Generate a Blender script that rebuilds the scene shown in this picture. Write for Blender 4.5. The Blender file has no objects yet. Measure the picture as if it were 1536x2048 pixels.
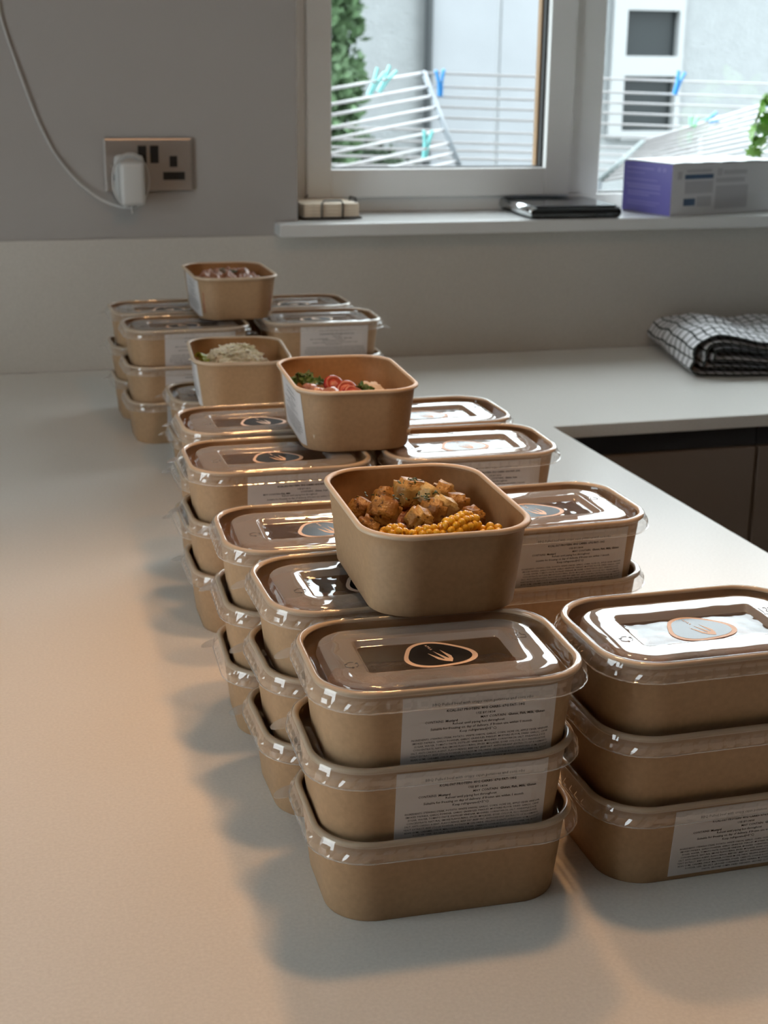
import bpy, bmesh, math, random
from mathutils import Vector, Matrix, noise

random.seed(7)
SC = bpy.context.scene
COL = SC.collection
PI = math.pi

# ------------------------------------------------------------------ camera
F_PX, CAM = 2884.474, Vector((0.0, -2.483746, 0.517337))
YAW, PITCH, ROLL = 0.27525446, 0.30521975, 0.01141374
_f = Vector((math.sin(YAW)*math.cos(PITCH), math.cos(YAW)*math.cos(PITCH), -math.sin(PITCH)))
_r = Vector((math.cos(YAW), -math.sin(YAW), 0.0))
_u = _r.cross(_f)
_r2 = _r*math.cos(ROLL) + _u*math.sin(ROLL)
_u2 = -_r*math.sin(ROLL) + _u*math.cos(ROLL)
cam = bpy.data.cameras.new('camera')
cam_o = bpy.data.objects.new('camera', cam)
COL.objects.link(cam_o)
cam_o.matrix_world = Matrix(((_r2.x, _u2.x, -_f.x, CAM.x), (_r2.y, _u2.y, -_f.y, CAM.y),
                             (_r2.z, _u2.z, -_f.z, CAM.z), (0, 0, 0, 1)))
cam.sensor_fit = 'AUTO'
cam.sensor_width = 36.0
cam.lens = F_PX*36.0/2048.0
cam.clip_start, cam.clip_end = 0.05, 200
cam.dof.use_dof = True
cam.dof.focus_distance = 0.97
cam.dof.aperture_fstop = 15.0
SC.camera = cam_o

# ------------------------------------------------------------------ sky, lamps, exposure
SKY = 6.3
world = bpy.data.worlds.new('overcast_sky')
SC.world = world
world.use_nodes = True
wn = world.node_tree
wn.nodes['Background'].inputs[0].default_value = (0.86, 0.95, 1.0, 1)
wn.nodes['Background'].inputs[1].default_value = SKY

def spot(name, loc, power, color, aim, size=1.3, blend=1.0, radius=0.05):
    l = bpy.data.lights.new(name, 'SPOT')
    l.energy, l.color, l.spot_size, l.spot_blend, l.shadow_soft_size = power, color, size, blend, radius
    o = bpy.data.objects.new(name, l)
    o.location = loc
    o.rotation_euler = (Vector(aim)-Vector(loc)).to_track_quat('-Z', 'Y').to_euler()
    COL.objects.link(o)
    return o
WARM = (1.0, 0.53, 0.22)
LAMPS = [(0.48, -1.40, 1.43, 21.0, (0.12, -1.64, 0.0)), (0.48, -0.80, 1.43, 22.0, (0.30, -1.80, 0.0)), (0.48, -2.05, 1.43, 16.0, (0.30, -0.45, 0.0))]
for lx, ly, lz, lp, aim in LAMPS:            # tilted ceiling spotlights over the peninsula
    spot('ceiling_spotlight', (lx, ly, lz), lp, WARM, aim)

SC.view_settings.view_transform = 'Standard'
SC.view_settings.look = 'None'
SC.view_settings.gamma = 1.0
SC.view_settings.use_curve_mapping = False
SC.view_settings.exposure = 0.14
SC.cycles.transparent_max_bounces = 32
SC.cycles.max_bounces = 10
SC.cycles.diffuse_bounces = 5
SC.cycles.caustics_reflective = False
SC.cycles.caustics_refractive = False

# ------------------------------------------------------------------ helpers
def mesh_from(name, verts, faces, mats, fmat=None, smooth=False, uvs=None):
    me = bpy.data.meshes.new(name)
    me.from_pydata([tuple(v) for v in verts], [], faces)
    for m in (mats if isinstance(mats, (list, tuple)) else [mats]):
        me.materials.append(m)
    if fmat:
        for p, i in zip(me.polygons, fmat):
            p.material_index = i
    if smooth:
        me.polygons.foreach_set('use_smooth', [True]*len(me.polygons))
    if uvs:
        ul = me.uv_layers.new(name='UVMap')
        for lp in me.loops:
            ul.data[lp.index].uv = uvs[lp.vertex_index]
    me.update()
    return me

def link(name, me, parent=None, loc=None, rot=None):
    o = bpy.data.objects.new(name, me)
    COL.objects.link(o)
    if parent is not None:
        o.parent = parent
    if loc is not None:
        o.location = loc
    if rot is not None:
        o.rotation_euler = rot
    return o

def tag(o, label=None, cat=None, group=None, kind=None):
    if label: o['label'] = label
    if cat: o['category'] = cat
    if group: o['group'] = group
    if kind: o['kind'] = kind
    return o

def empty(name, loc=(0, 0, 0), rz=0.0):
    o = bpy.data.objects.new(name, None)
    o.empty_display_size = 0.02
    o.location = loc
    o.rotation_euler = (0, 0, rz)
    COL.objects.link(o)
    return o

class MB:
    """collects simple solids into one mesh"""
    def __init__(s):
        s.v, s.f, s.m = [], [], []
    def add(s, vs, fs, mi=0):
        b = len(s.v)
        s.v += [tuple(v) for v in vs]
        s.f += [tuple(b+i for i in f) for f in fs]
        s.m += [mi]*len(fs)
        return s
    def box(s, x0, x1, y0, y1, z0, z1, mi=0, bev=0.0):
        if bev <= 0:
            vs = [(x, y, z) for z in (z0, z1) for y in (y0, y1) for x in (x0, x1)]
            fs = [(0, 2, 3, 1), (4, 5, 7, 6), (0, 1, 5, 4), (2, 6, 7, 3), (0, 4, 6, 2), (1, 3, 7, 5)]
            return s.add(vs, fs, mi)
        bm = bmesh.new()
        vv = [bm.verts.new((x, y, z)) for z in (z0, z1) for y in (y0, y1) for x in (x0, x1)]
        for f in [(0, 2, 3, 1), (4, 5, 7, 6), (0, 1, 5, 4), (2, 6, 7, 3), (0, 4, 6, 2), (1, 3, 7, 5)]:
            bm.faces.new([vv[i] for i in f])
        bmesh.ops.bevel(bm, geom=bm.edges[:], offset=bev, segments=2, affect='EDGES', profile=0.6)
        bm.verts.index_update()
        s.add([v.co[:] for v in bm.verts], [[v.index for v in f.verts] for f in bm.faces], mi)
        bm.free()
        return s
    def tube(s, pts, r, n=8, mi=0, closed=False, caps=True):
        pts = [Vector(p) for p in pts]
        rings = []
        m = len(pts)
        up = Vector((0, 0, 1))
        for i, p in enumerate(pts):
            a = pts[(i-1) % m] if (closed or i > 0) else p
            b = pts[(i+1) % m] if (closed or i < m-1) else p
            t = (b-a).normalized()
            if abs(t.dot(up)) > 0.95:
                up = Vector((1, 0, 0)) if abs(t.x) < 0.9 else Vector((0, 1, 0))
            x = t.cross(up).normalized()
            y = x.cross(t).normalized()
            rr = r[i] if isinstance(r, (list, tuple)) else r
            rings.append([p + (x*math.cos(2*PI*k/n) + y*math.sin(2*PI*k/n))*rr for k in range(n)])
        vs = [v for R in rings for v in R]
        fs = []
        for i in range(m if closed else m-1):
            j = (i+1) % m
            for k in range(n):
                k2 = (k+1) % n
                fs.append((i*n+k, i*n+k2, j*n+k2, j*n+k))
        if caps and not closed:
            fs.append(tuple(range(n))[::-1])
            fs.append(tuple((m-1)*n+k for k in range(n)))
        return s.add(vs, fs, mi)
    def prism(s, poly, z0, z1, mi=0):
        n = len(poly)
        vs = [(x, y, z0) for x, y in poly] + [(x, y, z1) for x, y in poly]
        fs = [tuple(range(n))[::-1], tuple(range(n, 2*n))]
        fs += [(i, (i+1) % n, n+(i+1) % n, n+i) for i in range(n)]
        return s.add(vs, fs, mi)
    def build(s, name, mats, parent=None, smooth=False, loc=None, rot=None):
        me = mesh_from(name, s.v, s.f, mats, s.m, smooth)
        return link(name, me, parent, loc, rot)

def struct(o):
    o['kind'] = 'structure'
    return o

# ------------------------------------------------------------------ materials
def mat(name, color, rough=0.5, metal=0.0, spec=0.5, nscale=None, namt=0.0, bump=0.0, bscale=None, coat=0.0, c2=None, sss=0.0):
    m = bpy.data.materials.new(name)
    m.use_nodes = True
    nt = m.node_tree
    b = nt.nodes['Principled BSDF']
    b.inputs['Base Color'].default_value = (*color, 1)
    b.inputs['Roughness'].default_value = rough
    b.inputs['Metallic'].default_value = metal
    b.inputs['Specular IOR Level'].default_value = spec
    b.inputs['Coat Weight'].default_value = coat
    if sss:
        b.inputs['Subsurface Weight'].default_value = sss
        b.inputs['Subsurface Radius'].default_value = (0.004, 0.002, 0.001)
    if nscale or bump:
        tc = nt.nodes.new('ShaderNodeTexCoord')
    if nscale:
        n = nt.nodes.new('ShaderNodeTexNoise')
        n.inputs['Scale'].default_value = nscale
        n.inputs['Detail'].default_value = 5
        nt.links.new(tc.outputs['Object'], n.inputs['Vector'])
        mx = nt.nodes.new('ShaderNodeMix')
        mx.data_type = 'RGBA'
        lo = c2 or tuple(c*(1-namt) for c in color)
        hi = color if c2 else tuple(min(1, c*(1+namt)) for c in color)
        mr = nt.nodes.new('ShaderNodeMapRange')
        mr.inputs['From Min'].default_value = 0.3
        mr.inputs['From Max'].default_value = 0.7
        nt.links.new(n.outputs['Fac'], mr.inputs['Value'])
        mx.inputs['A'].default_value = (*lo, 1)
        mx.inputs['B'].default_value = (*hi, 1)
        nt.links.new(mr.outputs[0], mx.inputs['Factor'])
        nt.links.new(mx.outputs['Result'], b.inputs['Base Color'])
    if bump:
        n2 = nt.nodes.new('ShaderNodeTexNoise')
        n2.inputs['Scale'].default_value = bscale or 100
        n2.inputs['Detail'].default_value = 4
        nt.links.new(tc.outputs['Object'], n2.inputs['Vector'])
        bp = nt.nodes.new('ShaderNodeBump')
        bp.inputs['Strength'].default_value = bump
        bp.inputs['Distance'].default_value = 0.01
        nt.links.new(n2.outputs['Fac'], bp.inputs['Height'])
        nt.links.new(bp.outputs['Normal'], b.inputs['Normal'])
    return m

def clear_film(name, tint, r0, rough, haze, haze_col, bump=0.0, bscale=40):
    m = bpy.data.materials.new(name)
    m.use_nodes = True
    nt = m.node_tree
    nt.nodes.clear()
    out = nt.nodes.new('ShaderNodeOutputMaterial')
    tr = nt.nodes.new('ShaderNodeBsdfTransparent')
    tr.inputs[0].default_value = (*tint, 1)
    df = nt.nodes.new('ShaderNodeBsdfDiffuse')
    df.inputs[0].default_value = (*haze_col, 1)
    gl = nt.nodes.new('ShaderNodeBsdfGlossy')
    gl.inputs['Roughness'].default_value = rough
    gl.inputs[0].default_value = (1, 1, 1, 1)
    m1 = nt.nodes.new('ShaderNodeMixShader')
    m1.inputs[0].default_value = haze
    nt.links.new(tr.outputs[0], m1.inputs[1])
    nt.links.new(df.outputs[0], m1.inputs[2])
    # Schlick reflectance, the same from both sides of the thin sheet
    lw = nt.nodes.new('ShaderNodeLayerWeight')
    lw.inputs['Blend'].default_value = 0.5
    pw = nt.nodes.new('ShaderNodeMath'); pw.operation = 'POWER'; pw.inputs[1].default_value = 5.0
    nt.links.new(lw.outputs['Facing'], pw.inputs[0])
    fr = nt.nodes.new('ShaderNodeMath'); fr.operation = 'MULTIPLY_ADD'
    fr.inputs[1].default_value = 1.0-r0
    fr.inputs[2].default_value = r0
    nt.links.new(pw.outputs[0], fr.inputs[0])
    m2 = nt.nodes.new('ShaderNodeMixShader')
    nt.links.new(fr.outputs[0], m2.inputs[0])
    nt.links.new(m1.outputs[0], m2.inputs[1])
    nt.links.new(gl.outputs[0], m2.inputs[2])
    nt.links.new(m2.outputs[0], out.inputs[0])
    if bump:
        tc = nt.nodes.new('ShaderNodeTexCoord')
        n2 = nt.nodes.new('ShaderNodeTexNoise')
        n2.inputs['Scale'].default_value = bscale
        n2.inputs['Detail'].default_value = 1
        nt.links.new(tc.outputs['Object'], n2.inputs['Vector'])
        bp = nt.nodes.new('ShaderNodeBump')
        bp.inputs['Strength'].default_value = bump
        bp.inputs['Distance'].default_value = 0.01
        nt.links.new(n2.outputs['Fac'], bp.inputs['Height'])
        nt.links.new(bp.outputs['Normal'], gl.inputs['Normal'])
        nt.links.new(bp.outputs['Normal'], lw.inputs['Normal'])
    return m

M = {}
M['paint'] = mat('wall_paint', (0.37, 0.345, 0.325), 0.75, bump=0.05, bscale=300)
M['units'] = mat('dark_unseen_walls', (0.16, 0.145, 0.135), 0.6)  # dark tone for unseen walls, added to cut bounce onto the tub fronts
M['ceiling'] = mat('ceiling_paint', (0.72, 0.71, 0.69), 0.85)
M['floor'] = mat('floor_tile', (0.16, 0.145, 0.13), 0.5, nscale=6, namt=0.2)
M['quartz'] = mat('cream_quartz', (0.75, 0.73, 0.69), 0.30, spec=0.4, nscale=400, namt=0.05)
M['upstand'] = mat('shaded_quartz_upstand', (0.56, 0.53, 0.485), 0.24, nscale=400, namt=0.05)  # same quartz as the worktop, darkened to stand in for its backlit shade
M['upvc'] = mat('white_upvc', (0.84, 0.84, 0.83), 0.3)
M['gasket'] = mat('black_gasket', (0.02, 0.02, 0.02), 0.6)
M['spacer'] = mat('bronze_spacer', (0.30, 0.17, 0.07), 0.4)
M['sill'] = mat('white_sill', (0.66, 0.665, 0.66), 0.3)
M['taupe'] = mat('taupe_door', (0.33, 0.28, 0.25), 0.5)
M['rail'] = mat('anthracite_rail', (0.12, 0.115, 0.115), 0.3)
M['carcass'] = mat('carcass_board', (0.25, 0.23, 0.21), 0.6)
M['kraft'] = mat('kraft_board', (0.40, 0.252, 0.138), 0.55, spec=0.35, nscale=260, namt=0.07, bump=0.03, bscale=900)
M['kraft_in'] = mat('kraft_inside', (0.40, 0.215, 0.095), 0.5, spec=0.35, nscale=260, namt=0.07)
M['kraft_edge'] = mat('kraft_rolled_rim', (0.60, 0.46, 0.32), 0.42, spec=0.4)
M['lid'] = clear_film('clear_lid_plastic', (0.97, 0.965, 0.95), 0.06, 0.04, 0.05, (0.55, 0.52, 0.48), bump=0.10, bscale=55)
M['lid_top'] = clear_film('clear_lid_panel', (0.94, 0.93, 0.91), 0.10, 0.03, 0.38, (0.60, 0.57, 0.545), bump=0.05, bscale=55)
M['lid_edge'] = clear_film('clear_lid_lip', (0.95, 0.95, 0.94), 0.15, 0.08, 0.35, (0.75, 0.72, 0.70))
M['lid_skirt'] = clear_film('clear_lid_skirt', (0.96, 0.955, 0.945), 0.08, 0.05, 0.13, (0.70, 0.66, 0.62))
M['mark'] = clear_film('embossed_plastic', (0.55, 0.55, 0.55), 0.05, 0.2, 0.3, (0.35, 0.35, 0.35))
M['pane'] = clear_film('window_glass', (0.98, 0.99, 0.985), 0.04, 0.0, 0.0, (1, 1, 1))
M['paper'] = mat('label_paper', (0.62, 0.585, 0.57), 0.6)
M['ink'] = mat('label_ink', (0.02, 0.02, 0.022), 0.7)
M['greyink'] = mat('label_title_ink', (0.05, 0.048, 0.048), 0.7)
M['st_cream'] = mat('sticker_cream', (0.80, 0.56, 0.40), 0.5)
M['st_black'] = mat('sticker_black', (0.012, 0.014, 0.018), 0.25)

# ------------------------------------------------------------------ the room
WX0, WX1, WZ0, WZ1 = 0.54, 2.50, 0.224, 1.38     # window opening
CEIL, FLOOR = 1.45, -0.91
b = MB()                                          # the far wall of the house, with its window opening
b.box(-1.7, WX0, 0, 0.28, FLOOR-0.05, 7.0)
b.box(WX1, 6.0, 0, 0.28, FLOOR-0.05, 7.0)
b.box(WX0, WX1, 0, 0.28, FLOOR-0.05, WZ0)
b.box(WX0, WX1, 0, 0.28, WZ1, 7.0)
struct(b.build('wall_far', M['paint']))
DY0, DY1, DZ1 = -2.20, -1.25, 1.12               # glazed garden door in the left wall
b = MB()
b.box(-1.7, -1.6, -5.1, DY0, FLOOR, CEIL)
b.box(-1.7, -1.6, DY1, 0, FLOOR, CEIL)
b.box(-1.7, -1.6, DY0, DY1, DZ1, CEIL)
struct(b.build('wall_left', M['paint']))
door = struct(empty('door_1', (-1.65, DY0, FLOOR)))
for k in range(1):
    wd = (DY1-DY0)/1
    b = MB()
    y0, y1, z1 = k*wd, (k+1)*wd, DZ1-FLOOR
    for q in ((y0, y0+0.06, 0, z1), (y1-0.06, y1, 0, z1), (y0+0.06, y1-0.06, 0, 0.08), (y0+0.06, y1-0.06, z1-0.06, z1)):
        b.box(-0.03, 0.03, *q)
    b.build('door_frame', M['upvc'], door)
    MB().box(-0.003, 0.003, y0+0.06, y1-0.06, 0.08, z1-0.06).build('pane', M['pane'], door)
struct(MB().box(3.2, 3.3, -5.1, 0, FLOOR, CEIL).build('wall_right', M['units']))  # this wall and the near one are coloured dark to hold down fill light
struct(MB().box(-1.6, 3.2, -5.1, -5.0, FLOOR, CEIL).build('wall_near', M['units']))
struct(MB().box(-1.7, 3.3, -5.1, 0, FLOOR-0.05, FLOOR).build('floor', M['floor']))
struct(MB().box(-1.7, 3.3, -5.1, 0, CEIL, CEIL+0.1).build('ceiling', M['ceiling']))
# splashback upstand
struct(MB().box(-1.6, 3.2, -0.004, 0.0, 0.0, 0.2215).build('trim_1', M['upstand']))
# window sill board
b = MB()
b.box(0.498, WX1+0.04, -0.052, 0.0, 0.2235, 0.245, bev=0.003)
b.box(WX0, WX1, -0.001, 0.145, 0.2245, 0.245)
struct(b.build('trim_2', M['sill']))

# window: outer frame, mullion, opening sash, fixed light
win = struct(empty('window_1', (0, 0, 0)))
b = MB()
FY0, FY1 = 0.135, 0.205
b.box(WX0, 0.584, FY0, FY1, 0.245, WZ1, bev=0.003)
b.box(WX1-0.045, WX1, FY0, FY1, 0.245, WZ1, bev=0.003)
b.box(0.584, WX1-0.045, FY0, FY1, 0.245, 0.272, bev=0.003)
b.box(0.584, WX1-0.045, FY0, FY1, WZ1-0.045, WZ1, bev=0.003)
b.box(1.094, 1.160, FY0, FY1, 0.272, WZ1-0.045, bev=0.003)
b.build('window_frame', M['upvc'], win)
b = MB()
SY0, SY1 = 0.118, 0.185
sx0, sx1, sz0, sz1 = 0.5835, 1.0942, 0.2722, WZ1-0.0445
gx0, gx1, gz0, gz1 = 0.629, 1.043, 0.323, WZ1-0.085
for (x0, x1, z0, z1) in ((sx0, gx0, sz0, sz1), (gx1, sx1, sz0, sz1), (gx0, gx1, sz0, gz0), (gx0, gx1, gz1, sz1)):
    b.box(x0, x1, SY0, SY1, z0, z1, bev=0.0025)
b.build('sash_frame', M['upvc'], win)
b = MB()
for (x0, x1, z0, z1) in ((gx0, gx0+0.003, gz0, gz1), (gx1-0.0045, gx1, gz0, gz1), (gx0, gx1, gz0, gz0+0.0025)):
    b.box(x0, x1, 0.135, 0.150, z0, z1)
b.build('gasket', M['gasket'], win)
MB().box(gx1-0.0075, gx1-0.0045, 0.150, 0.168, gz0, gz1).build('glazing_spacer', M['spacer'], win)
MB().box(gx0, gx1, 0.152, 0.156, gz0, gz1).build('pane', M['pane'], win)
MB().box(1.160, WX1-0.045, 0.165, 0.169, 0.272, WZ1-0.045).build('pane', M['pane'], win)
b = MB()
for (x0, x1, z0, z1) in ((1.160, 1.163, 0.272, WZ1-0.045), (1.160, WX1-0.045, 0.272, 0.2745)):
    b.box(x0, x1, 0.150, 0.172, z0, z1)
b.build('gasket', M['gasket'], win)

# ------------------------------------------------------------------ worktop and cabinets
PX = lambda y: 0.8026 + 0.0283*(-0.558-y)         # free edge of the peninsula
IY = -0.558
poly = [(-0.32, -0.005), (-0.32, -2.35), (PX(-2.35), -2.35), (PX(IY), IY), (3.15, IY), (3.15, -0.005)]
b = MB().prism(poly, -0.02, 0.0)
wt = b.build('worktop', M['quartz'])
mod = wt.modifiers.new('edge', 'BEVEL'); mod.width = 0.0015; mod.segments = 2; mod.limit_method = 'ANGLE'
tag(wt, 'pale cream quartz L-shaped worktop carrying all the kraft tubs', 'worktop')

def cabinet(name, x0, x1, label):
    c = empty(name, (x0, -0.52, FLOOR))
    w = x1-x0
    H = -0.0205-FLOOR
    MB().box(0, w, 0.022, 0.50, 0.10, H).build('carcass', M['carcass'], c)
    MB().box(0.0, w, 0.05, 0.07, 0.0, 0.10).build('plinth', M['rail'], c)
    b = MB()
    b.box(0, w, 0.006, 0.0215, H-0.040, H-0.002)
    b.box(0, w, -0.004, 0.0215, H-0.006, H-0.0005)
    b.build('handle_rail', M['rail'], c)
    MB().box(0.002, w-0.002, 0.0, 0.021, 0.105, H-0.042, bev=0.0015).build('door', M['taupe'], c)
    return tag(c, label, 'cabinet', 'handleless base units under the window worktop')
cabinet('base_cabinet', 0.835, 1.166, 'taupe handleless base cabinet beside the inner worktop corner')
cabinet('base_cabinet', 1.168, 1.766, 'taupe handleless base cabinet cut off by the right frame edge')
c = empty('peninsula_cabinet', (-0.02, -2.25, FLOOR))
MB().box(0, 0.76, 0, 1.72, 0.10, -0.0205-FLOOR).build('carcass', M['carcass'], c)
MB().box(0.03, 0.73, 0.03, 1.69, 0.0, 0.10).build('plinth', M['rail'], c)
for k in range(3):
    MB().box(0.7605, 0.780, 0.004+k*0.573, 0.569+k*0.573, 0.105, -0.0205-FLOOR-0.042, bev=0.0015).build('door', M['taupe'], c)
tag(c, 'taupe base cabinet run under the peninsula worktop with the tubs', 'cabinet')

# ------------------------------------------------------------------ kraft tub, lid, label, sticker
L_, W_, R_ = 0.1710, 0.1211, 0.035
HB, PITCHZ, BS = 0.0602, 0.0502, 0.895
HX, HY = L_/2, W_/2
BX = L_*BS/2                      # half length of the foot
INS_B = HX-BX                     # 9 mm inset at the foot

def ring_params(step=0.0021):
    """fixed parametrisation of the rounded rectangle: list of (corner/side descriptors)"""
    out = []
    nx = int((L_-2*R_)/step/2)*2
    ny = int((W_-2*R_)/step/2)*2
    nc = int(R_*PI/2/step)
    for side in range(4):
        n = nx if side % 2 == 0 else ny
        for k in range(n):
            out.append(('s', side, k/n))
        for k in range(nc):
            out.append(('c', side, k/nc))
    return out
PRM_F = ring_params(0.0021)
PRM_C = ring_params(0.0042)

def ring(prm, inset, z, R):
    hx, hy = HX-inset, HY-inset
    R = max(min(R, hx-0.0005, hy-0.0005), 0.0008)
    cx, cy = hx-R, hy-R
    out = []
    for k, side, t in prm:
        if k == 's':
            p = [(-cx+2*cx*t, -hy), (hx, -cy+2*cy*t), (cx-2*cx*t, hy), (-hx, cy-2*cy*t)][side]
            n = [(0, -1), (1, 0), (0, 1), (-1, 0)][side]
        else:
            c0 = [(cx, -cy), (cx, cy), (-cx, cy), (-cx, -cy)][side]
            a = [-PI/2, 0, PI/2, PI][side] + t*PI/2
            p = (c0[0]+R*math.cos(a), c0[1]+R*math.sin(a))
            n = (math.cos(a), math.sin(a))
        out.append((p[0], p[1], z, n[0], n[1]))
    return out

def loft(rings, cap_first=False, cap_last=False, flip=False):
    n = len(rings[0])
    vs = [p[:3] for r in rings for p in r]
    fs = []
    for i in range(len(rings)-1):
        for k in range(n):
            k2 = (k+1) % n
            f = (i*n+k, i*n+k2, (i+1)*n+k2, (i+1)*n+k)
            fs.append(f[::-1] if flip else f)
    if cap_first:
        f = tuple(range(n)); fs.append(f if flip else f[::-1])
    if cap_last:
        f = tuple((len(rings)-1)*n+k for k in range(n)); fs.append(f[::-1] if flip else f)
    return vs, fs

def wall_inset(z):                 # outer wall of the tub
    return INS_B + (0.0030-INS_B)*(z/0.0575)

def body_mesh():
    prof = []                      # (inset, z, R, material)
    prof.append((INS_B+0.0012, 0.0075, 0.029, 0))
    prof.append((INS_B+0.0010, 0.0004, 0.029, 0))
    prof.append((INS_B+0.0004, 0.0, 0.0295, 0))
    prof.append((INS_B, 0.0006, 0.030, 0))
    for z in (0.006, 0.02, 0.035, 0.048, 0.0552):
        prof.append((wall_inset(z), z, 0.030+(0.0335-0.030)*z/0.0575, 0))
    prof.append((0.0026, 0.0562, 0.0335, 0))
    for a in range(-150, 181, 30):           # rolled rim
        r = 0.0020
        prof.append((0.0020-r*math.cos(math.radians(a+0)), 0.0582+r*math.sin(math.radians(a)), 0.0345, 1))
    for z in (0.0575, 0.045, 0.03, 0.015, 0.0100):
        prof.append((wall_inset(z)+0.0010, z, 0.029+(0.0335-0.030)*z/0.0575, 2))
    prof.append((INS_B+0.0030, 0.0082, 0.027, 2))
    rings = [ring(PRM_C, i, z, R) for i, z, R, m in prof]
    vs, fs = loft(rings, cap_first=True, cap_last=True)
    n = len(PRM_C)
    fm = []
    for i in range(len(prof)-1):
        fm += [prof[i+1][3] if prof[i+1][3] == 2 else (1 if (prof[i][3] and prof[i+1][3]) else 0)]*n
    fm += [0, 2]
    return mesh_from('tub_body', vs, fs, [M['kraft'], M['kraft_edge'], M['kraft_in']], fm, True)

ZT = HB
RZ = 0.0543                        # recess floor height in tub coordinates
def lid_mesh():
    P = [(-0.0032, ZT-0.0117, 0.038, 0.25), (-0.0040, ZT-0.0117, 0.0385, 0.25), (-0.0041, ZT-0.0111, 0.0385, 0.25), (-0.0035, ZT-0.0108, 0.038, 0.25), (-0.0030, ZT-0.0090, 0.038, 1), (-0.0026, ZT-0.0060, 0.0375, 1),
         (-0.0018, ZT-0.0042, 0.037, 0.2), (-0.0008, ZT-0.0012, 0.036, 0), (0.0000, ZT+0.0002, 0.0355, 0),
         (0.0010, ZT+0.0007, 0.035, 0), (0.0022, ZT+0.0009, 0.034, 0), (0.0034, ZT+0.0006, 0.033, 0), (0.0042, ZT-0.0004, 0.032, 0),
         (0.0046, ZT-0.0020, 0.0315, 0), (0.0056, ZT-0.0085, 0.030, 0), (0.0064, ZT-0.0098, 0.029, 0),
         (0.0076, ZT-0.0101, 0.028, 0), (0.0112, ZT-0.0101, 0.0255, 0), (0.0122, ZT-0.0095, 0.0245, 0),
         (0.0134, ZT-0.0040, 0.0235, 0), (0.0142, ZT-0.0029, 0.0230, 0), (0.0156, ZT-0.0024, 0.022, 0),
         (0.020, ZT-0.0022, 0.018, 0), (0.027, ZT-0.0020, 0.012, 0), (0.0335, ZT-0.0020, 0.006, 0),
         (0.0350, ZT-0.0023, 0.0045, 0), (0.0368, RZ+0.0004, 0.0035, 0), (0.0380, RZ, 0.003, 0), (0.046, RZ, 0.002, 0), (0.057, RZ+0.0001, 0.0012, 0)]
    rings = []
    for inset, z, R, pad in P:
        rg = ring(PRM_F, inset, z, R)
        if pad:
            q, acc, prev = [], 0.0, None
            for (x, y, zz, nx, ny) in rg:
                if prev is not None:
                    acc += math.hypot(x-prev[0], y-prev[1])
                prev = (x, y)
                ph = (acc/0.0098) % 1.0
                w = 1.0 if 0.22 < ph < 0.92 else 0.0
                d = 0.0011*pad*w
                q.append((x+nx*d, y+ny*d, zz, nx, ny))
            rg = q
        rings.append(rg)
    vs, fs = loft(rings, cap_last=True)
    # pull tab on the back-left corner of the skirt
    base = len(vs)
    cxy = (-HX+R_-0.001, HY-R_+0.001)
    a0 = math.radians(163)
    ra = R_+0.0030
    dirv = Vector((math.cos(a0), math.sin(a0)))
    tan = Vector((-dirv.y, dirv.x))
    c0 = Vector(cxy)+dirv*ra
    top = []
    for k in range(0, 13):
        t = PI*k/12
        p = c0 + tan*(0.0085*math.cos(t)) + dirv*(0.0105*math.sin(t)**0.8)
        top.append((p.x, p.y, ZT-0.0110-0.0034*math.sin(t)))
    vs += top + [(x, y, z-0.0005) for x, y, z in top]
    n = 13
    fs.append(tuple(base+k for k in range(n)))
    fs.append(tuple(base+n+k for k in range(n))[::-1])
    fs += [(base+k, base+k+1, base+n+k+1, base+n+k) for k in range(n-1)]
    nr = len(PRM_F)
    fm = []
    for i in range(len(P)-1):
        fm += [2 if i < 3 else 3 if i < 7 else 1 if 0.0122 <= P[i][0] < 0.0375 else 0]*nr
    fm += [0]+[3]*(len(fs)-len(fm)-1)
    return mesh_from('tub_lid', vs, fs, [M['lid'], M['lid_top'], M['lid_edge'], M['lid_skirt']], fm, True)

def text_mesh(lines):
    """lines: (text, x, y, size, align, bold) -> verts, faces in the xy plane"""
    V, F = [], []
    for txt, x, y, size, al, bold in lines:
        cu = bpy.data.curves.new('t', 'FONT')
        cu.body = txt
        cu.size = size
        cu.align_x = al
        cu.resolution_u = 1
        cu.offset = (0.024 if bold else 0.007)*size
        o = bpy.data.objects.new('t', cu)
        COL.objects.link(o)
        dg = bpy.context.evaluated_depsgraph_get()
        me = o.evaluated_get(dg).to_mesh()
        k = len(V)
        V += [(v.co.x+x, v.co.y+y) for v in me.vertices]
        F += [[k+i for i in p.vertices] for p in me.polygons]
        o.evaluated_get(dg).to_mesh_clear()
        bpy.data.objects.remove(o)
        bpy.data.curves.remove(cu)
    return V, F

def on_wall(s, z, off):
    """point on the front outer wall at arc length s from the middle, height z, pushed out by off"""
    ins = wall_inset(z)
    hx, hy = HX-ins, HY-ins
    R = 0.030+(0.0335-0.030)*z/0.0575
    a = hx-R
    sg = 1 if s >= 0 else -1
    s = abs(s)
    if s <= a:
        return (sg*s, -hy-off, z)
    th = (s-a)/R
    return (sg*(a+(R+off)*math.sin(th)), -(hy-R)-(R+off)*math.cos(th), z)

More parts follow.
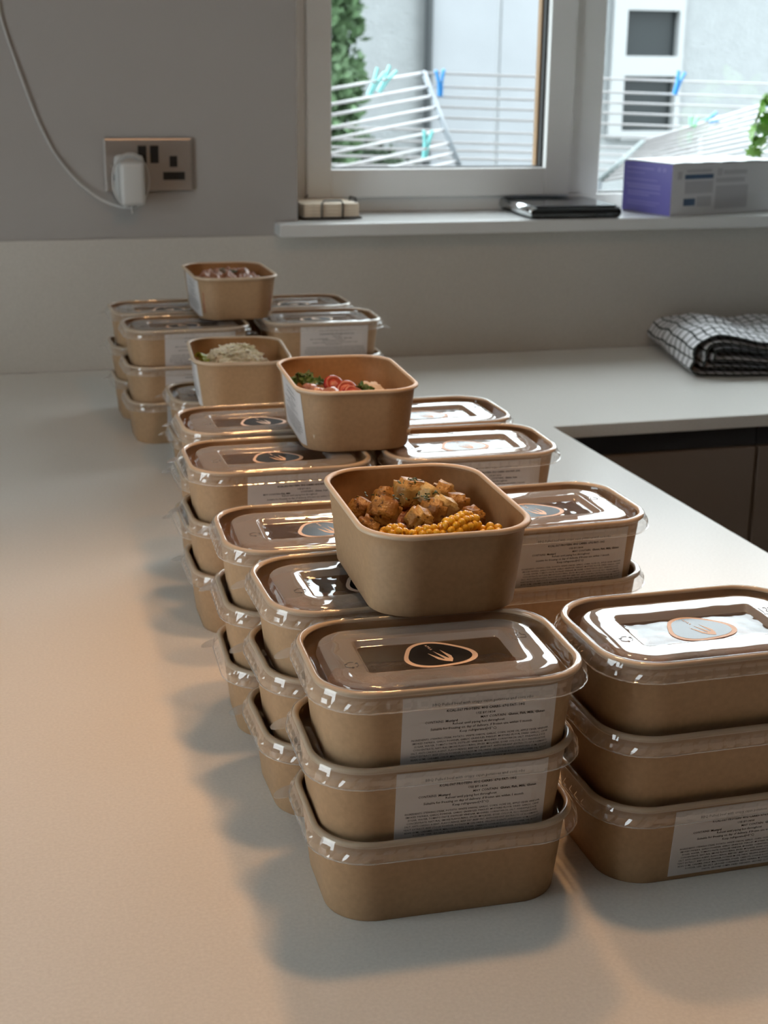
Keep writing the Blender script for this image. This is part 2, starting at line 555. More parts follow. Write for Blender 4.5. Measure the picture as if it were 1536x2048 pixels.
LW, LH = 0.098, 0.0505
def label_mesh(name, lines, shift=0.0125, z0=0.0035):
    V, F, FM = [], [], []
    nu, nv = 28, 4
    for lay, off in ((0, 0.0004), (1, 0.0001)):
        for j in range(nv+1):
            for i in range(nu+1):
                V.append(on_wall(shift-LW/2+LW*i/nu, z0+LH*j/nv, off))
    st = (nu+1)*(nv+1)
    for j in range(nv):
        for i in range(nu):
            a = j*(nu+1)+i
            F.append((a, a+1, a+nu+2, a+nu+1)); FM.append(0)
    rim_ = [i for i in range(nu+1)] + [(j+1)*(nu+1)-1 for j in range(1, nv+1)] + [nv*(nu+1)+i for i in range(nu-1, -1, -1)] + [j*(nu+1) for j in range(nv-1, 0, -1)]
    for k in range(len(rim_)):
        a, c = rim_[k], rim_[(k+1) % len(rim_)]
        F.append((a, c, c+st, a+st)[::-1]); FM.append(0)
    for grp, mi in ((0, 1), (1, 2)):
        tl = [l[:6] for l in lines if l[6] == grp]
        tv, tf = text_mesh(tl)
        k = len(V)
        V += [on_wall(shift-LW/2+u/1000, z0+LH-v/1000, 0.0006) for u, v in [(x, -y) for x, y in tv]]
        F += [[k+i for i in f] for f in tf]
        FM += [mi]*len(tf)
    return mesh_from(name, V, F, [M['paper'], M['ink'], M['greyink']], FM, False)

# text in millimetres on a 98 x 50.5 mm label, y negative downwards
def label_lines(title, kcal, left, left_b, right, right_b, ingredients):
    T = []
    T.append((title, 50, -7.2, 2.75, 'CENTER', False, 1))
    T.append((kcal, 52, -11.8, 2.35, 'CENTER', True, 0))
    T.append(('USE BY:14/04', 52, -15.2, 2.2, 'CENTER', False, 0))
    T.append((left, 14, -18.9, 2.3, 'LEFT', False, 0))
    T.append((left_b, 14+1.27*len(left)*1.0+1.5, -18.9, 2.3, 'LEFT', True, 0))
    T.append((right, 49, -18.1, 2.3, 'LEFT', False, 0))
    T.append((right_b, 49+1.35*len(right)+1.3, -18.1, 2.3, 'LEFT', True, 0))
    T.append(('Reheat until piping hot throughout', 48, -21.1, 2.35, 'CENTER', False, 0))
    T.append(('Suitable for freezing on day of delivery, if frozen use within 1 month', 50, -24.0, 2.35, 'CENTER', False, 0))
    T.append(('Keep refrigerated(<5\u00b0C)', 48, -26.8, 2.35, 'CENTER', False, 0))
    y = -30.4
    for ln in ingredients:
        T.append((ln, 50, y, 1.78, 'CENTER', 'MUSTARD' in ln[:0], 0))
        y -= 2.28
    return T
ING_BEEF = ['INGREDIENTS: STEWING STEAK, POTATO, WHITE ONION, GARLIC, CORN, OLIVE OIL, APPLE CIDER VINEGAR,',
 'SMOKED PAPRIKA, GARLIC POWDER, GARLIC GRANULES, PARSLEY, MUSTARD FLOUR, DRIED GARLIC, CANE',
 'SUGAR, WATER, TOMATO PASTE, DISTILLED VINEGAR, MODIFIED CORNSTARCH, SALT, PINEAPPLE JUICE',
 'CONCENTRATE, NATURAL SMOKE FLAVOURING, SPICES, MOLASSES, E150D COLOUR, E211 PRESERVATIVE,',
 'SALT, ANTI-CAKING AGENT, FLAVOURINGS, BEEF FAT (BEEF FAT, ANTIOXIDANT (EXTRACTS OF ROSEMARY),',
 'YEAST EXTRACT, BEEF STOCK POWDER, POTASSIUM CHLORIDE, GELLING AGENTS (XANTHAN GUM, LOCUST',
 'BEAN GUM), CARAMEL SYRUP, MALTODEXTRIN, SUGAR, CARROTS, LOVAGE ROOT, SUNFLOWER OIL, ROOT',
 'POWDER, LEEK, SEA SALT, GROUND CORIANDER SEEDS, PAPRIKA, MUSTARD POWDER, CHILLI,',
 'ONION, GROUND CUMIN, DRIED OREGANO, GROUND CLOVES']
ME_BODY = body_mesh()
ME_LID = lid_mesh()
for _p in ME_LID.polygons:          # crisp facets on the ribbed skirt
    _p.use_smooth = _p.material_index < 2
ME_LABEL_BEEF = label_mesh('label_print', label_lines('BBQ Pulled beef with crispy cajun potatoes and corn ribs',
    'KCAL-567 PROTEIN- 40G CARBS- 67G FAT- 14G', 'CONTAINS:', 'Mustard', 'MAY CONTAIN:', 'Gluten, Fish, Milk, Gluten', ING_BEEF))
ME_LABEL_KOREAN = label_mesh('label_print', label_lines('Sticky Korean BBQ thighs with jasmine rice',
    'KCAL-550 PROTEIN- 52G CARBS- 60G FAT- 20G', 'MAY CONTAIN:', 'Fish, Milk', 'CONTAINS:', 'Gluten, Soya', ING_BEEF[2:]))

def egg(r, n=56):
    """guitar-pick outline, blunt side to the left, in metres (about 44 x 38 mm for r = 1)"""
    pts = []
    for k in range(n):
        a = 2*PI*k/n
        rad = 0.0195*(1+0.09*math.cos(3*(a-PI/2-0.22)) + 0.05*math.cos(a+0.3))
        pts.append((1.10*rad*math.cos(a)*r, 0.93*rad*math.sin(a)*r))
    return pts

def sticker_mesh():
    V, F, FM = [], [], []
    def poly(pts, z, mi):
        k = len(V)
        V.extend([(x, y, z) for x, y in pts])
        F.append(tuple(range(k, k+len(pts)))); FM.append(mi)
    poly(egg(1.1), 0.0, 0)
    poly(egg(0.95), 0.00012, 1)
    # fork head: three tines and a pointed shoulder, tilted like on the lid
    def place(pts):
        ca, sa = 1.25*math.cos(math.radians(24)), 1.25*math.sin(math.radians(24))
        return [((x*ca-y*sa)*0.001+0.0030, (x*sa+y*ca)*0.001-0.0035) for x, y in pts]
    for q in ([(-4.0, 7.2), (-4.3, -2.0), (-3.0, -4.6), (-1.7, -3.4)],
              [(0, 8.0), (-1.05, -3.4), (1.05, -3.4)],
              [(4.0, 7.2), (1.7, -3.4), (3.0, -4.6), (4.3, -2.0)],
              [(-3.6, -3.4), (-2.6, -5.6), (0, -8.2), (2.6, -5.6), (3.6, -3.4), (1.7, -3.35), (1.05, -3.35), (-1.05, -3.35), (-1.7, -3.35)]):
        poly(place(q), 0.00022, 0)
    tv, tf = text_mesh([('A P R A', 0, -0.9, 2.6, 'LEFT', True)])
    k = len(V)
    ca, sa = math.cos(math.radians(-77)), math.sin(math.radians(-77))
    for x, y in tv:
        V.append(((x*ca-y*sa)*0.001-0.0030, (x*sa+y*ca)*0.001+0.0160, 0.00024))
    F.extend([[k+i for i in f] for f in tf]); FM.extend([0]*len(tf))
    # thickness edge
    e = egg(1.1); k = len(V)
    V.extend([(x, y, 0) for x, y in e]+[(x, y, -0.0001) for x, y in e])
    n = len(e)
    for i in range(n):
        F.append((k+n+i, k+n+(i+1) % n, k+(i+1) % n, k+i)); FM.append(0)
    return mesh_from('brand_sticker', V, F, [M['st_cream'], M['st_black']], FM, False)
ME_STICKER = sticker_mesh()

def marks_mesh():
    b = MB()
    z = ZT-0.0019
    # recycling triangle of three bent arrows, left of the recess
    cx, cy = -0.058, -0.012
    for k in range(3):
        a = PI/2+2*PI*k/3
        p = [(cx+0.0042*math.cos(a+t), cy+0.0042*math.sin(a+t), z) for t in (-0.45, 0.0, 0.45, 1.25)]
        b.tube(p, 0.00018, 4)
        q = Vector(p[-1]); d = (Vector(p[-1])-Vector(p[-2])).normalized()
        sd = Vector((-d.y, d.x, 0))
        b.tube([q-d*0.0012+sd*0.0011, q, q-d*0.0012-sd*0.0011], 0.00018, 4)
    # cup outline and dots, right of the recess
    cx, cy = 0.056, 0.013
    b.tube([(cx-0.0022, cy+0.004, z), (cx-0.0022, cy-0.004, z)], 0.0002, 4)
    b.tube([(cx+0.001, cy+0.004, z), (cx+0.003, cy+0.0035, z), (cx+0.0025, cy, z), (cx+0.001, cy-0.001, z), (cx+0.001, cy-0.004, z), (cx+0.007, cy-0.004, z), (cx+0.0075, cy, z), (cx+0.005, cy+0.001, z), (cx+0.0048, cy+0.004, z)], 0.0002, 4)
    for k in range(3):
        b.tube([(cx-0.003+k*0.0016, cy-0.0065, z), (cx-0.003+k*0.0016, cy-0.0072, z)], 0.0003, 4)
    return mesh_from('embossed_mark', b.v, b.f, [M['mark']], None, False)
ME_MARKS = marks_mesh()

def tub(loc, rz, label, cat='tub', group=None, lid=True, lid_turn=False, sticker=False, paper=None, paper_turn=False, marks=False):
    t = empty('meal_tub', loc, rz)
    tag(t, label, cat, group)
    link('tub_body', ME_BODY, t)
    if lid:
        l = link('lid', ME_LID, t, (0, 0, 0), (0, 0, PI if lid_turn else 0))
        if sticker:
            link('brand_sticker', ME_STICKER, l, (0, 0.001, RZ+0.0004), (0, 0, 0))
        if marks:
            link('embossed_mark', ME_MARKS, l)['kind'] = 'stuff'
    if paper:
        link('label', paper, t, (0, 0, 0), (0, 0, PI if paper_turn else 0))
    return t

# stacks: key, x, y, rotation, levels, per-level (dx, dy), description, labels per level (bottom first), lid turned
ORD = {1: ['single'], 2: ['bottom', 'top'], 3: ['bottom', 'middle', 'top']}
K, B_ = ME_LABEL_KOREAN, ME_LABEL_BEEF
STACKS = [
 ('left row, nearest', .2625, -1.6762, -.0358, 3, [(0, 0, .01), (-.0018, 0, 0), (.0012, -.001, .0)], [None, B_, B_], False, 'nearest left stack'),
 ('L2', .2588, -1.5394, .0136, 3, [(-.0022, 0, 0), (-.0008, 0, 0), (.0014, 0, 0)], [None, None, None], False, 'second left stack from the front'),
 ('L3', .2533, -1.4112, -.0435, 3, [(.0005, 0, 0), (0, 0, 0), (0, 0, 0)], [None, None, None], False, 'third left stack from the front'),
 ('L4', .2583, -1.1886, -.0068, 3, [(.0006, 0, 0), (0, 0, 0), (0, 0, 0)], [None, None, K], False, 'fourth left stack from the front'),
 ('L5', .2720, -1.0471, -.0065, 3, [(-.003, 0, .01), (-.002, 0, 0), (0, 0, 0)], [None, None, None], False, 'fifth left stack from the front'),
 ('L6', .3060, -0.6930, 0.0, 2, [(.002, 0, 0), (0, 0, 0)], [None, None], False, 'low stack under the cheese tub'),
 ('L7', .2741, -.4727, .0181, 3, [(0, 0, 0), (-.001, 0, 0), (0, 0, 0)], [K, K, K], True, 'left stack of the far group'),
 ('L8', .2681, -.3300, .0194, 3, [(.001, 0, 0), (-.0016, 0, 0), (.0005, 0, 0)], [None, None, None], False, 'rear left stack of the far group'),
 ('R1', .4468, -1.6780, -.0014, 3, [(0, 0, 0), (.0005, 0, 0), (0, 0, 0)], [B_, None, None], False, 'nearest right stack'),
 ('R2', .4350, -1.4047, .0100, 3, [(.001, 0, 0), (0, 0, 0), (0, 0, 0)], [None, None, B_], False, 'second right stack from the front'),
 ('R3', .4453, -1.1878, -.0303, 3, [(0, 0, 0), (.001, 0, 0), (0, 0, 0)], [None, None, K], False, 'third right stack from the front'),
 ('R4', .4479, -1.0590, .0092, 3, [(0, 0, 0), (-.001, 0, 0), (-.003, 0, 0)], [None, None, None], False, 'fourth right stack from the front'),
 ('R7', .4694, -.4593, -.0306, 3, [(0, 0, 0), (.001, 0, 0), (0, 0, 0)], [None, None, K], True, 'right stack of the far group'),
 ('R8', .4595, -.3219, .0084, 3, [(0, 0, 0), (.001, 0, 0), (0, 0, 0)], [None, None, None], False, 'rear right stack of the far group'),
]
TOPS = []
for key, sx, sy, rot, n, off, labs, turn, desc in STACKS:
    for lv in range(n):
        dx, dy, dr = off[lv]
        top = lv == n-1
        extra = 'with white label' if labs[lv] else ('with black sticker' if top else 'without label')
        tub((sx+dx, sy+dy, lv*PITCHZ), rot+dr, 'kraft tub %s, %s of the %s' % (extra, ORD[n][lv], desc), 'tub',
            'stacked lidded kraft tubs', True, turn, top, labs[lv], False, top)
    TOPS.append((sx+off[-1][0], sy+off[-1][1], (n-1)*PITCHZ, rot, desc))

ZO = 2*PITCHZ+HB+0.0012
OPEN = {
 'O1': (0.2919, -1.5522, ZO, 1.5431),
 'O2': (0.3410, -1.1305, ZO, PI/2-math.radians(3)),
 'O3': (0.3030, -0.7380, PITCHZ+HB+0.0012, PI/2-math.radians(5)),
 'O4': (0.3498, -0.4008, ZO, PI/2+.007),
}
G_OPEN = 'open kraft tubs showing the meals'
tub(OPEN['O1'][:3], OPEN['O1'][3], 'open kraft tub of cajun potatoes and corn on the front stacks', 'tub', G_OPEN, lid=False)
tub(OPEN['O2'][:3], OPEN['O2'][3], 'open kraft tub with tomato, kale and rice', 'tub', G_OPEN, lid=False, paper=K, paper_turn=True)
tub(OPEN['O3'][:3], OPEN['O3'][3], 'open kraft tub heaped with grated white cheese', 'tub', G_OPEN, lid=False, paper=K, paper_turn=True)
tub(OPEN['O4'][:3], OPEN['O4'][3], 'open kraft tub of red mince on the far group', 'tub', G_OPEN, lid=False, paper=K, paper_turn=True)

# ------------------------------------------------------------------ food
def blob(r, sx, sy, sz, seed, amp=0.15, freq=1.5, sub=3, box=0.0, bev=0.25):
    """lumpy ellipsoid or (box>0) rounded cube; returns verts, faces"""
    bm = bmesh.new()
    if box:
        bmesh.ops.create_cube(bm, size=2.0)
        bmesh.ops.bevel(bm, geom=bm.edges[:], offset=bev, segments=2, affect='EDGES')
        bmesh.ops.subdivide_edges(bm, edges=[e for e in bm.edges if e.calc_length() > 0.5], cuts=3, use_grid_fill=True)
        bmesh.ops.triangulate(bm, faces=bm.faces[:])
    else:
        bmesh.ops.create_icosphere(bm, subdivisions=sub, radius=1.0)
    o = Vector((seed*3.17, seed*1.31, seed*7.7))
    for v in bm.verts:
        d = noise.noise(v.co*freq+o)*amp + noise.noise(v.co*freq*3+o)*amp*0.35
        v.co *= 1+d
        v.co = Vector((v.co.x*sx*r, v.co.y*sy*r, v.co.z*sz*r))
    bm.verts.index_update()
    vs = [v.co.copy() for v in bm.verts]
    fs = [[v.index for v in f.verts] for f in bm.faces]
    bm.free()
    return vs, fs

def food_mat(name, c1, c2, scale, rough=0.4, c3=None, fleck=60, bump=0.3):
    m = mat(name, c1, rough, nscale=scale, c2=c2, bump=bump, bscale=scale*3, sss=0.08)
    if c3:
        nt = m.node_tree
        b = nt.nodes['Principled BSDF']
        src = b.inputs['Base Color'].links[0].from_socket
        tc = [n for n in nt.nodes if n.type == 'TEX_COORD'][0]
        n = nt.nodes.new('ShaderNodeTexNoise')
        n.inputs['Scale'].default_value = fleck
        n.inputs['Detail'].default_value = 3
        nt.links.new(tc.outputs['Object'], n.inputs['Vector'])
        mr = nt.nodes.new('ShaderNodeMapRange')
        mr.inputs['From Min'].default_value = 0.58
        mr.inputs['From Max'].default_value = 0.66
        nt.links.new(n.outputs['Fac'], mr.inputs['Value'])
        mx = nt.nodes.new('ShaderNodeMix')
        mx.data_type = 'RGBA'
        nt.links.new(mr.outputs[0], mx.inputs['Factor'])
        nt.links.new(src, mx.inputs['A'])
        mx.inputs['B'].default_value = (*c3, 1)
        nt.links.new(mx.outputs['Result'], b.inputs['Base Color'])
    return m
M['potato'] = food_mat('roast_potato', (0.50, 0.28, 0.07), (0.25, 0.10, 0.022), 70, 0.38, (0.10, 0.04, 0.012), 260)
M['potato_gold'] = food_mat('golden_potato', (0.62, 0.42, 0.13), (0.44, 0.22, 0.05), 60, 0.38, (0.12, 0.05, 0.015), 260)
M['potato_pale'] = food_mat('pale_potato', (0.72, 0.58, 0.30), (0.60, 0.42, 0.15), 60, 0.4)
M['corn'] = food_mat('corn_kernel', (0.90, 0.56, 0.05), (0.76, 0.40, 0.02), 90, 0.25, (0.45, 0.20, 0.02), 220, 0.1)
M['cob'] = food_mat('corn_cob', (0.72, 0.58, 0.30), (0.55, 0.38, 0.12), 90, 0.5)
M['beef'] = food_mat('pulled_beef', (0.28, 0.10, 0.035), (0.10, 0.03, 0.012), 120, 0.3)
M['herb'] = food_mat('chopped_herb', (0.05, 0.10, 0.02), (0.02, 0.05, 0.01), 120, 0.5)
M['kale'] = food_mat('kale_leaf', (0.08, 0.17, 0.03), (0.03, 0.08, 0.015), 70, 0.35)
M['tomato'] = food_mat('tomato_skin', (0.42, 0.03, 0.02), (0.30, 0.015, 0.01), 50, 0.15, None, 60, 0.0)
M['tomato_in'] = food_mat('tomato_flesh', (0.55, 0.13, 0.09), (0.40, 0.04, 0.03), 160, 0.25, None, 60, 0.1)
M['tomato_pale'] = food_mat('tomato_core', (0.62, 0.27, 0.20), (0.50, 0.14, 0.10), 120, 0.3, None, 60, 0.1)
M['chicken'] = food_mat('glazed_chicken', (0.62, 0.40, 0.33), (0.36, 0.12, 0.07), 60, 0.12)
M['rice'] = food_mat('rice', (0.74, 0.62, 0.48), (0.64, 0.50, 0.36), 200, 0.5)
M['cheese'] = food_mat('grated_cheese', (0.92, 0.87, 0.72), (0.84, 0.76, 0.55), 150, 0.5)
M['mince'] = food_mat('mince', (0.42, 0.22, 0.13), (0.22, 0.09, 0.05), 150, 0.4)
M['redmince'] = food_mat('red_mince', (0.52, 0.25, 0.14), (0.28, 0.10, 0.05), 130, 0.3)
M['celery'] = food_mat('celery', (0.42, 0.45, 0.06), (0.28, 0.34, 0.03), 60, 0.35)
M['fill'] = food_mat('meal_fill', (0.30, 0.15, 0.07), (0.14, 0.06, 0.03), 60, 0.4)

def heap(name, key, mt, hx, hy, cx, cy, z0, peak, seed, label, cat, amp=0.006, freq=90, n=44):
    """a lumpy mound of stuff with a closed underside, given in the tub's world-aligned frame"""
    ox, oy, oz, _ = OPEN[key]
    V, F = [], []
    for j in range(n+1):
        for i in range(n+1):
            u, v = 2*i/n-1, 2*j/n-1
            e = max(0.0, 1-(abs(u)**3+abs(v)**3))
            x, y = cx+u*hx, cy+v*hy
            z = z0 + peak*e**0.6 + amp*noise.noise(Vector((x*freq+seed, y*freq, seed)))*min(1, e*3) + amp*0.6*noise.noise(Vector((x*freq*2.7, y*freq*2.7+seed, 3)))*min(1, e*3)
            V.append((x, y, z))
    k0 = (n+1)**2
    for j in range(n):
        for i in range(n):
            a = j*(n+1)+i
            F.append((a, a+1, a+n+2, a+n+1))
    bnd = [i for i in range(n+1)] + [(j+1)*(n+1)-1 for j in range(1, n+1)] + [n*(n+1)+i for i in range(n-1, -1, -1)] + [j*(n+1) for j in range(n-1, 0, -1)]
    for i in bnd:
        V.append((V[i][0]*0.97+cx*0.03, V[i][1]*0.97+cy*0.03, 0.0095))
    m = len(bnd)
    for k in range(m):
        F.append((bnd[k], k0+k, k0+(k+1) % m, bnd[(k+1) % m]))
    F.append(tuple(k0+k for k in range(m))[::-1])
    o = link(name, mesh_from(name, V, F, [mt], None, True), None, (ox, oy, oz))
    return tag(o, label, cat, None, 'stuff')

def piece(name, key, me, p, rot, label, cat, group):
    ox, oy, oz, _ = OPEN[key]
    o = link(name, me, None, (ox+p[0], oy+p[1], oz+p[2]), rot)
    return tag(o, label, cat, group)

# tub 1: beef bed, potato cubes, corn ribs, herbs
heap('pulled_beef', 'O1', M['beef'], 0.047, 0.066, -0.002, 0.002, 0.014, 0.026, 1.7, 'dark pulled beef under the cajun potatoes in the nearest open tub', 'meat', 0.006)
POT = [((.004, .046, .048), 1.15, 'biggest potato cube topped with green herbs'), ((-.036, .034, .041), 1.0, 'potato cube nearest the left wall of the tub'),
       ((-.026, .014, .044), 1.15, 'large browned potato cube left of centre'), ((-.004, -.002, .043), 0.85, 'small potato cube behind the middle corn rib'),
       ((.012, .012, .043), 1.0, 'potato chunk in the centre of the heap'), ((.034, .027, .042), 0.9, 'potato chunk near the right wall of the tub'),
       ((.040, .010, .036), 0.9, 'dark potato chunk at the front right of the heap'), ((.030, .050, .044), 0.95, 'round potato at the back right of the heap'),
       ((-.014, .052, .043), 0.9, 'potato cube at the back left of the heap'), ((.012, .066, .042), 0.9, 'potato cube furthest back in the heap'),
       ((-.038, .008, .036), 0.9, 'shaded potato chunk low by the left wall')]
for i, (p, s, lb) in enumerate(POT):
    v, f = blob(0.0095*s, 1.1, 0.95, 1.0, i+1, 0.16, 1.1, box=1, bev=0.35)
    piece('potato_chunk', 'O1', mesh_from('potato_chunk', v, f, [M['potato_gold' if i in (0, 3, 7, 9) else 'potato']], None, True), p, (0.3*i, 0.25*i+0.2, 0.9*i), lb, 'potato', 'cajun potato chunks')
for i, (p, lb) in enumerate((((.020, .014, .046), 'pale cut potato piece in the middle of the heap'), ((.016, .038, .048), 'pale potato wedge beside the herb-topped cube'))):
    v, f = blob(0.0085, 1.1, 0.8, 0.9, i+31, 0.12, 1.0, box=1, bev=0.3)
    piece('potato_piece', 'O1', mesh_from('potato_piece', v, f, [M['potato_pale']], None, True), p, (0.3, 0.5, 0.5*i+0.4), lb, 'potato', 'pale potato pieces')
KV, KF = blob(0.0036, 0.92, 0.85, 0.95, 5, 0.12, 1.5, sub=2)
def corn_rib(length, bend, seed):
    b = MB()
    nseg = 9
    pts = []
    for k in range(nseg):
        t = k/(nseg-1)-0.5
        pts.append(Vector((t*length, 0, -bend*t*t*4)))
    b.tube([p+Vector((0, 0, -0.003)) for p in pts], [0.003]+[0.0052]*(nseg-2)+[0.003], 8, mi=1)
    rnd = random.Random(seed)
    nk = int(length/0.0047)
    for k in range(nk):
        t = (k+0.5)/nk-0.5
        for row in range(4):
            a = math.radians(-62+row*41)
            c = Vector((t*length, 0.0068*math.sin(a)+rnd.uniform(-.0005, .0005), -bend*t*t*4-0.003+0.0066*math.cos(a)))
            s = 0.85+0.3*rnd.random()
            b.add([c+v*s for v in KV], KF, 0)
    return mesh_from('corn_rib', b.v, b.f, [M['corn'], M['cob']], b.m, True)
for i, (p, rz, ln, lb) in enumerate((((-.034, -.040, .047), 0.35, 0.022, 'corn rib furthest left along the front of the tub'),
                            ((-.011, -.047, .0475), 0.0, 0.024, 'middle corn rib behind the front rim'),
                            ((.014, -.041, .052), 0.5, 0.029, 'tallest corn rib right of the middle'),
                            ((.035, -.044, .0445), -0.3, 0.016, 'small corn rib end at the right'))):
    piece('corn_rib', 'O1', corn_rib(ln, 0.004, i), p, (0.35, -0.1, rz), lb, 'corn', 'corn ribs')
def flakes(name, key, pts, mt, label, cat, size=0.0016, seed=1):
    rnd = random.Random(seed)
    b = MB()
    for (px, py, pz, n, spread) in pts:
        for _ in range(n):
            c = Vector((px+rnd.gauss(0, spread), py+rnd.gauss(0, spread), pz+rnd.uniform(-0.001, 0.0012)))
            e1 = Vector((rnd.uniform(-1, 1), rnd.uniform(-1, 1), rnd.uniform(-.5, .5))).normalized()*size*rnd.uniform(.6, 1.5)
            e2 = e1.cross(Vector((rnd.uniform(-.4, .4), rnd.uniform(-.4, .4), 1))).normalized()*size*0.5
            h = Vector((0, 0, 0.0003))
            vs = [c-e1, c+e2, c+e1, c-e2]
            b.add([v+h for v in vs]+[v-h for v in vs], [(0, 1, 2, 3), (7, 6, 5, 4), (0, 4, 5, 1), (1, 5, 6, 2), (2, 6, 7, 3), (3, 7, 4, 0)])
    o = b.build(name, mt, None, False, OPEN[key][:3])
    return tag(o, label, cat, None, 'stuff')
flakes('chopped_parsley', 'O1', [(.004, .044, .0585, 34, .003), (.012, .022, .053, 20, .006), (-.02, .03, .053, 16, .012)], M['herb'], 'chopped parsley scattered over the cajun potatoes', 'herbs')

# tub 2: rice, kale, tomato, glazed chicken
heap('rice', 'O2', M['rice'], 0.048, 0.068, 0.0, 0.0, 0.016, 0.022, 5.1, 'bed of rice under the tomato and kale', 'rice', 0.003, 160)
heap('rice_mound', 'O2', M['rice'], 0.017, 0.022, 0.028, 0.010, 0.026, 0.019, 8.3, 'rice heaped up at the right of the tomato tub', 'rice', 0.003, 220, 26)
def leaf(r, seed, curl=0.5, n=9):
    rnd = random.Random(seed)
    V, F = [], []
    for j in range(n+1):
        for i in range(n+1):
            u, v = i/n*2-1, j/n
            w = math.sin(PI*min(1, v*0.9+0.08))*(0.75+0.25*math.cos(9*v+seed))
            x, y = u*w*r*0.8, v*r*2-r
            z = curl*r*(u*u*w) + 0.28*r*noise.noise(Vector((x/r*2.6+seed, y/r*2.6, seed)))*2
            V.append((x, y, z))
    N = (n+1)**2
    V += [(x, y, z-0.0005) for x, y, z in V]
    for j in range(n):
        for i in range(n):
            a = j*(n+1)+i
            F.append((a, a+1, a+n+2, a+n+1)); F.append((N+a, N+a+n+1, N+a+n+2, N+a+1))
    bnd = [i for i in range(n+1)] + [(j+1)*(n+1)-1 for j in range(1, n+1)] + [n*(n+1)+i for i in range(n-1, -1, -1)] + [j*(n+1) for j in range(n-1, 0, -1)]
    for k in range(len(bnd)):
        a, c = bnd[k], bnd[(k+1) % len(bnd)]
        F.append((a, N+a, N+c, c))
    return mesh_from('kale_leaf', V, F, [M['kale']], None, True)
for i, (p, r, lb) in enumerate((((-.041, .020, .048), .011, 'curly kale leaf highest at the left'), ((-.032, .030, .049), .011, 'curly kale leaf at the back left'),
                            ((-.034, .012, .047), .010, 'curly kale leaf behind the brown glazed piece'), ((-.022, .016, .046), .010, 'kale leaf left of the tomato slices'),
                            ((-.042, .036, .045), .011, 'kale leaf against the left tub wall'), ((.012, -.008, .045), .010, 'small kale leaf between tomato and rice'),
                            ((.019, -.012, .044), .008, 'kale sprig in front of the rice mound'))):
    piece('kale_leaf', 'O2', leaf(r, i+1, 0.6), p, (0.5*math.sin(i*2.1), 0.6*math.cos(i*1.7), i*1.3), lb, 'leaf', 'kale leaves')
def tomato_slice(seed):
    b = MB()
    n = 24
    r = 0.0115
    prof = [(0.0, 0.0026), (r*0.34, 0.0026), (r*0.40, 0.0019), (r*0.66, 0.0019), (r*0.72, 0.0026), (r*0.85, 0.0026), (r*0.97, 0.0016), (r, 0.0), (r*0.97, -0.0016), (r*0.85, -0.0026), (0.0, -0.0026)]
    V = []
    for (rr, z) in prof:
        for k in range(n):
            a = 2*PI*k/n
            V.append((rr*math.cos(a), rr*math.sin(a)*0.92, z + (0.0004*math.sin(6*a) if abs(z) > 0.002 and rr > 0 else 0)))
    F, FM = [], []
    for i in range(len(prof)-1):
        for k in range(n):
            F.append((i*n+k, (i+1)*n+k, (i+1)*n+(k+1) % n, i*n+(k+1) % n))
            FM.append((2, 1, 1, 1, 2, 0, 0, 0, 0, 1)[i])
    return mesh_from('tomato_slice', V, F, [M['tomato'], M['tomato_in'], M['tomato_pale']], FM, True)
for i, (p, rot, lb) in enumerate((((-.012, -.002, .0475), (1.0, 0.25, 0.2), 'big upright tomato slice in the middle'), ((-.002, -.012, .0440), (0.8, -0.5, 0.4), 'red tomato slice leaning on the big one'),
                           ((.004, -.018, .041), (0.6, 0.4, -0.3), 'tomato slice lowest at the right'))):
    piece('tomato_slice', 'O2', tomato_slice(i), p, rot, lb, 'tomato', 'tomato slices')
for i, (p, s, lb) in enumerate((((-.034, -.024, .044), 1.0, 'shiny glazed chicken piece nearest the left front'), ((-.021, -.027, .044), 1.05, 'glazed chicken piece below the tomato'),
                          ((-.037, -.004, .045), 0.9, 'dark brown glazed chicken piece under the kale'), ((-.008, -.030, .040), 0.9, 'glazed chicken piece behind the front rim'))):
    v, f = blob(0.0092*s, 1.15, 0.9, 0.8, i+50, 0.2, 1.3)
    piece('chicken_piece', 'O2', mesh_from('chicken_piece', v, f, [M['chicken']], None, True), p, (0, 0.2, i), lb, 'chicken', 'glazed chicken pieces')

# tub 3: mince, grated cheese, celery
heap('mince', 'O3', M['mince'], 0.047, 0.066, 0.0, 0.0, 0.020, 0.024, 11.2, 'brown mince under the grated cheese', 'meat', 0.005, 150)
heap('cheese_mound', 'O3', M['cheese'], 0.038, 0.032, -0.004, 0.008, 0.030, 0.027, 13.9, 'mound of white grated cheese', 'cheese', 0.007, 130)
rnd = random.Random(3)
b = MB()
for k in range(420):
    u, v = rnd.gauss(0, 0.45), rnd.gauss(0, 0.5)
    e = max(0.0, 1-(abs(u)**2.2+abs(v)**2.2))
    c = Vector((-0.004+0.040*u, 0.006+0.034*v, 0.038+0.023*e**0.7+0.006*noise.noise(Vector((u*3, v*3, 2)))))
    a = rnd.uniform(0, PI)
    d = Vector((math.cos(a), math.sin(a), rnd.uniform(-.5, .5)))*rnd.uniform(0.003, 0.006)
    b.tube([c-d, c+Vector((0, 0, 0.0008)), c+d], 0.0009, 4)
o = b.build('cheese_shreds', M['cheese'], None, False, OPEN['O3'][:3])
tag(o, 'loose shreds of white cheese over the mound', 'cheese', None, 'stuff')
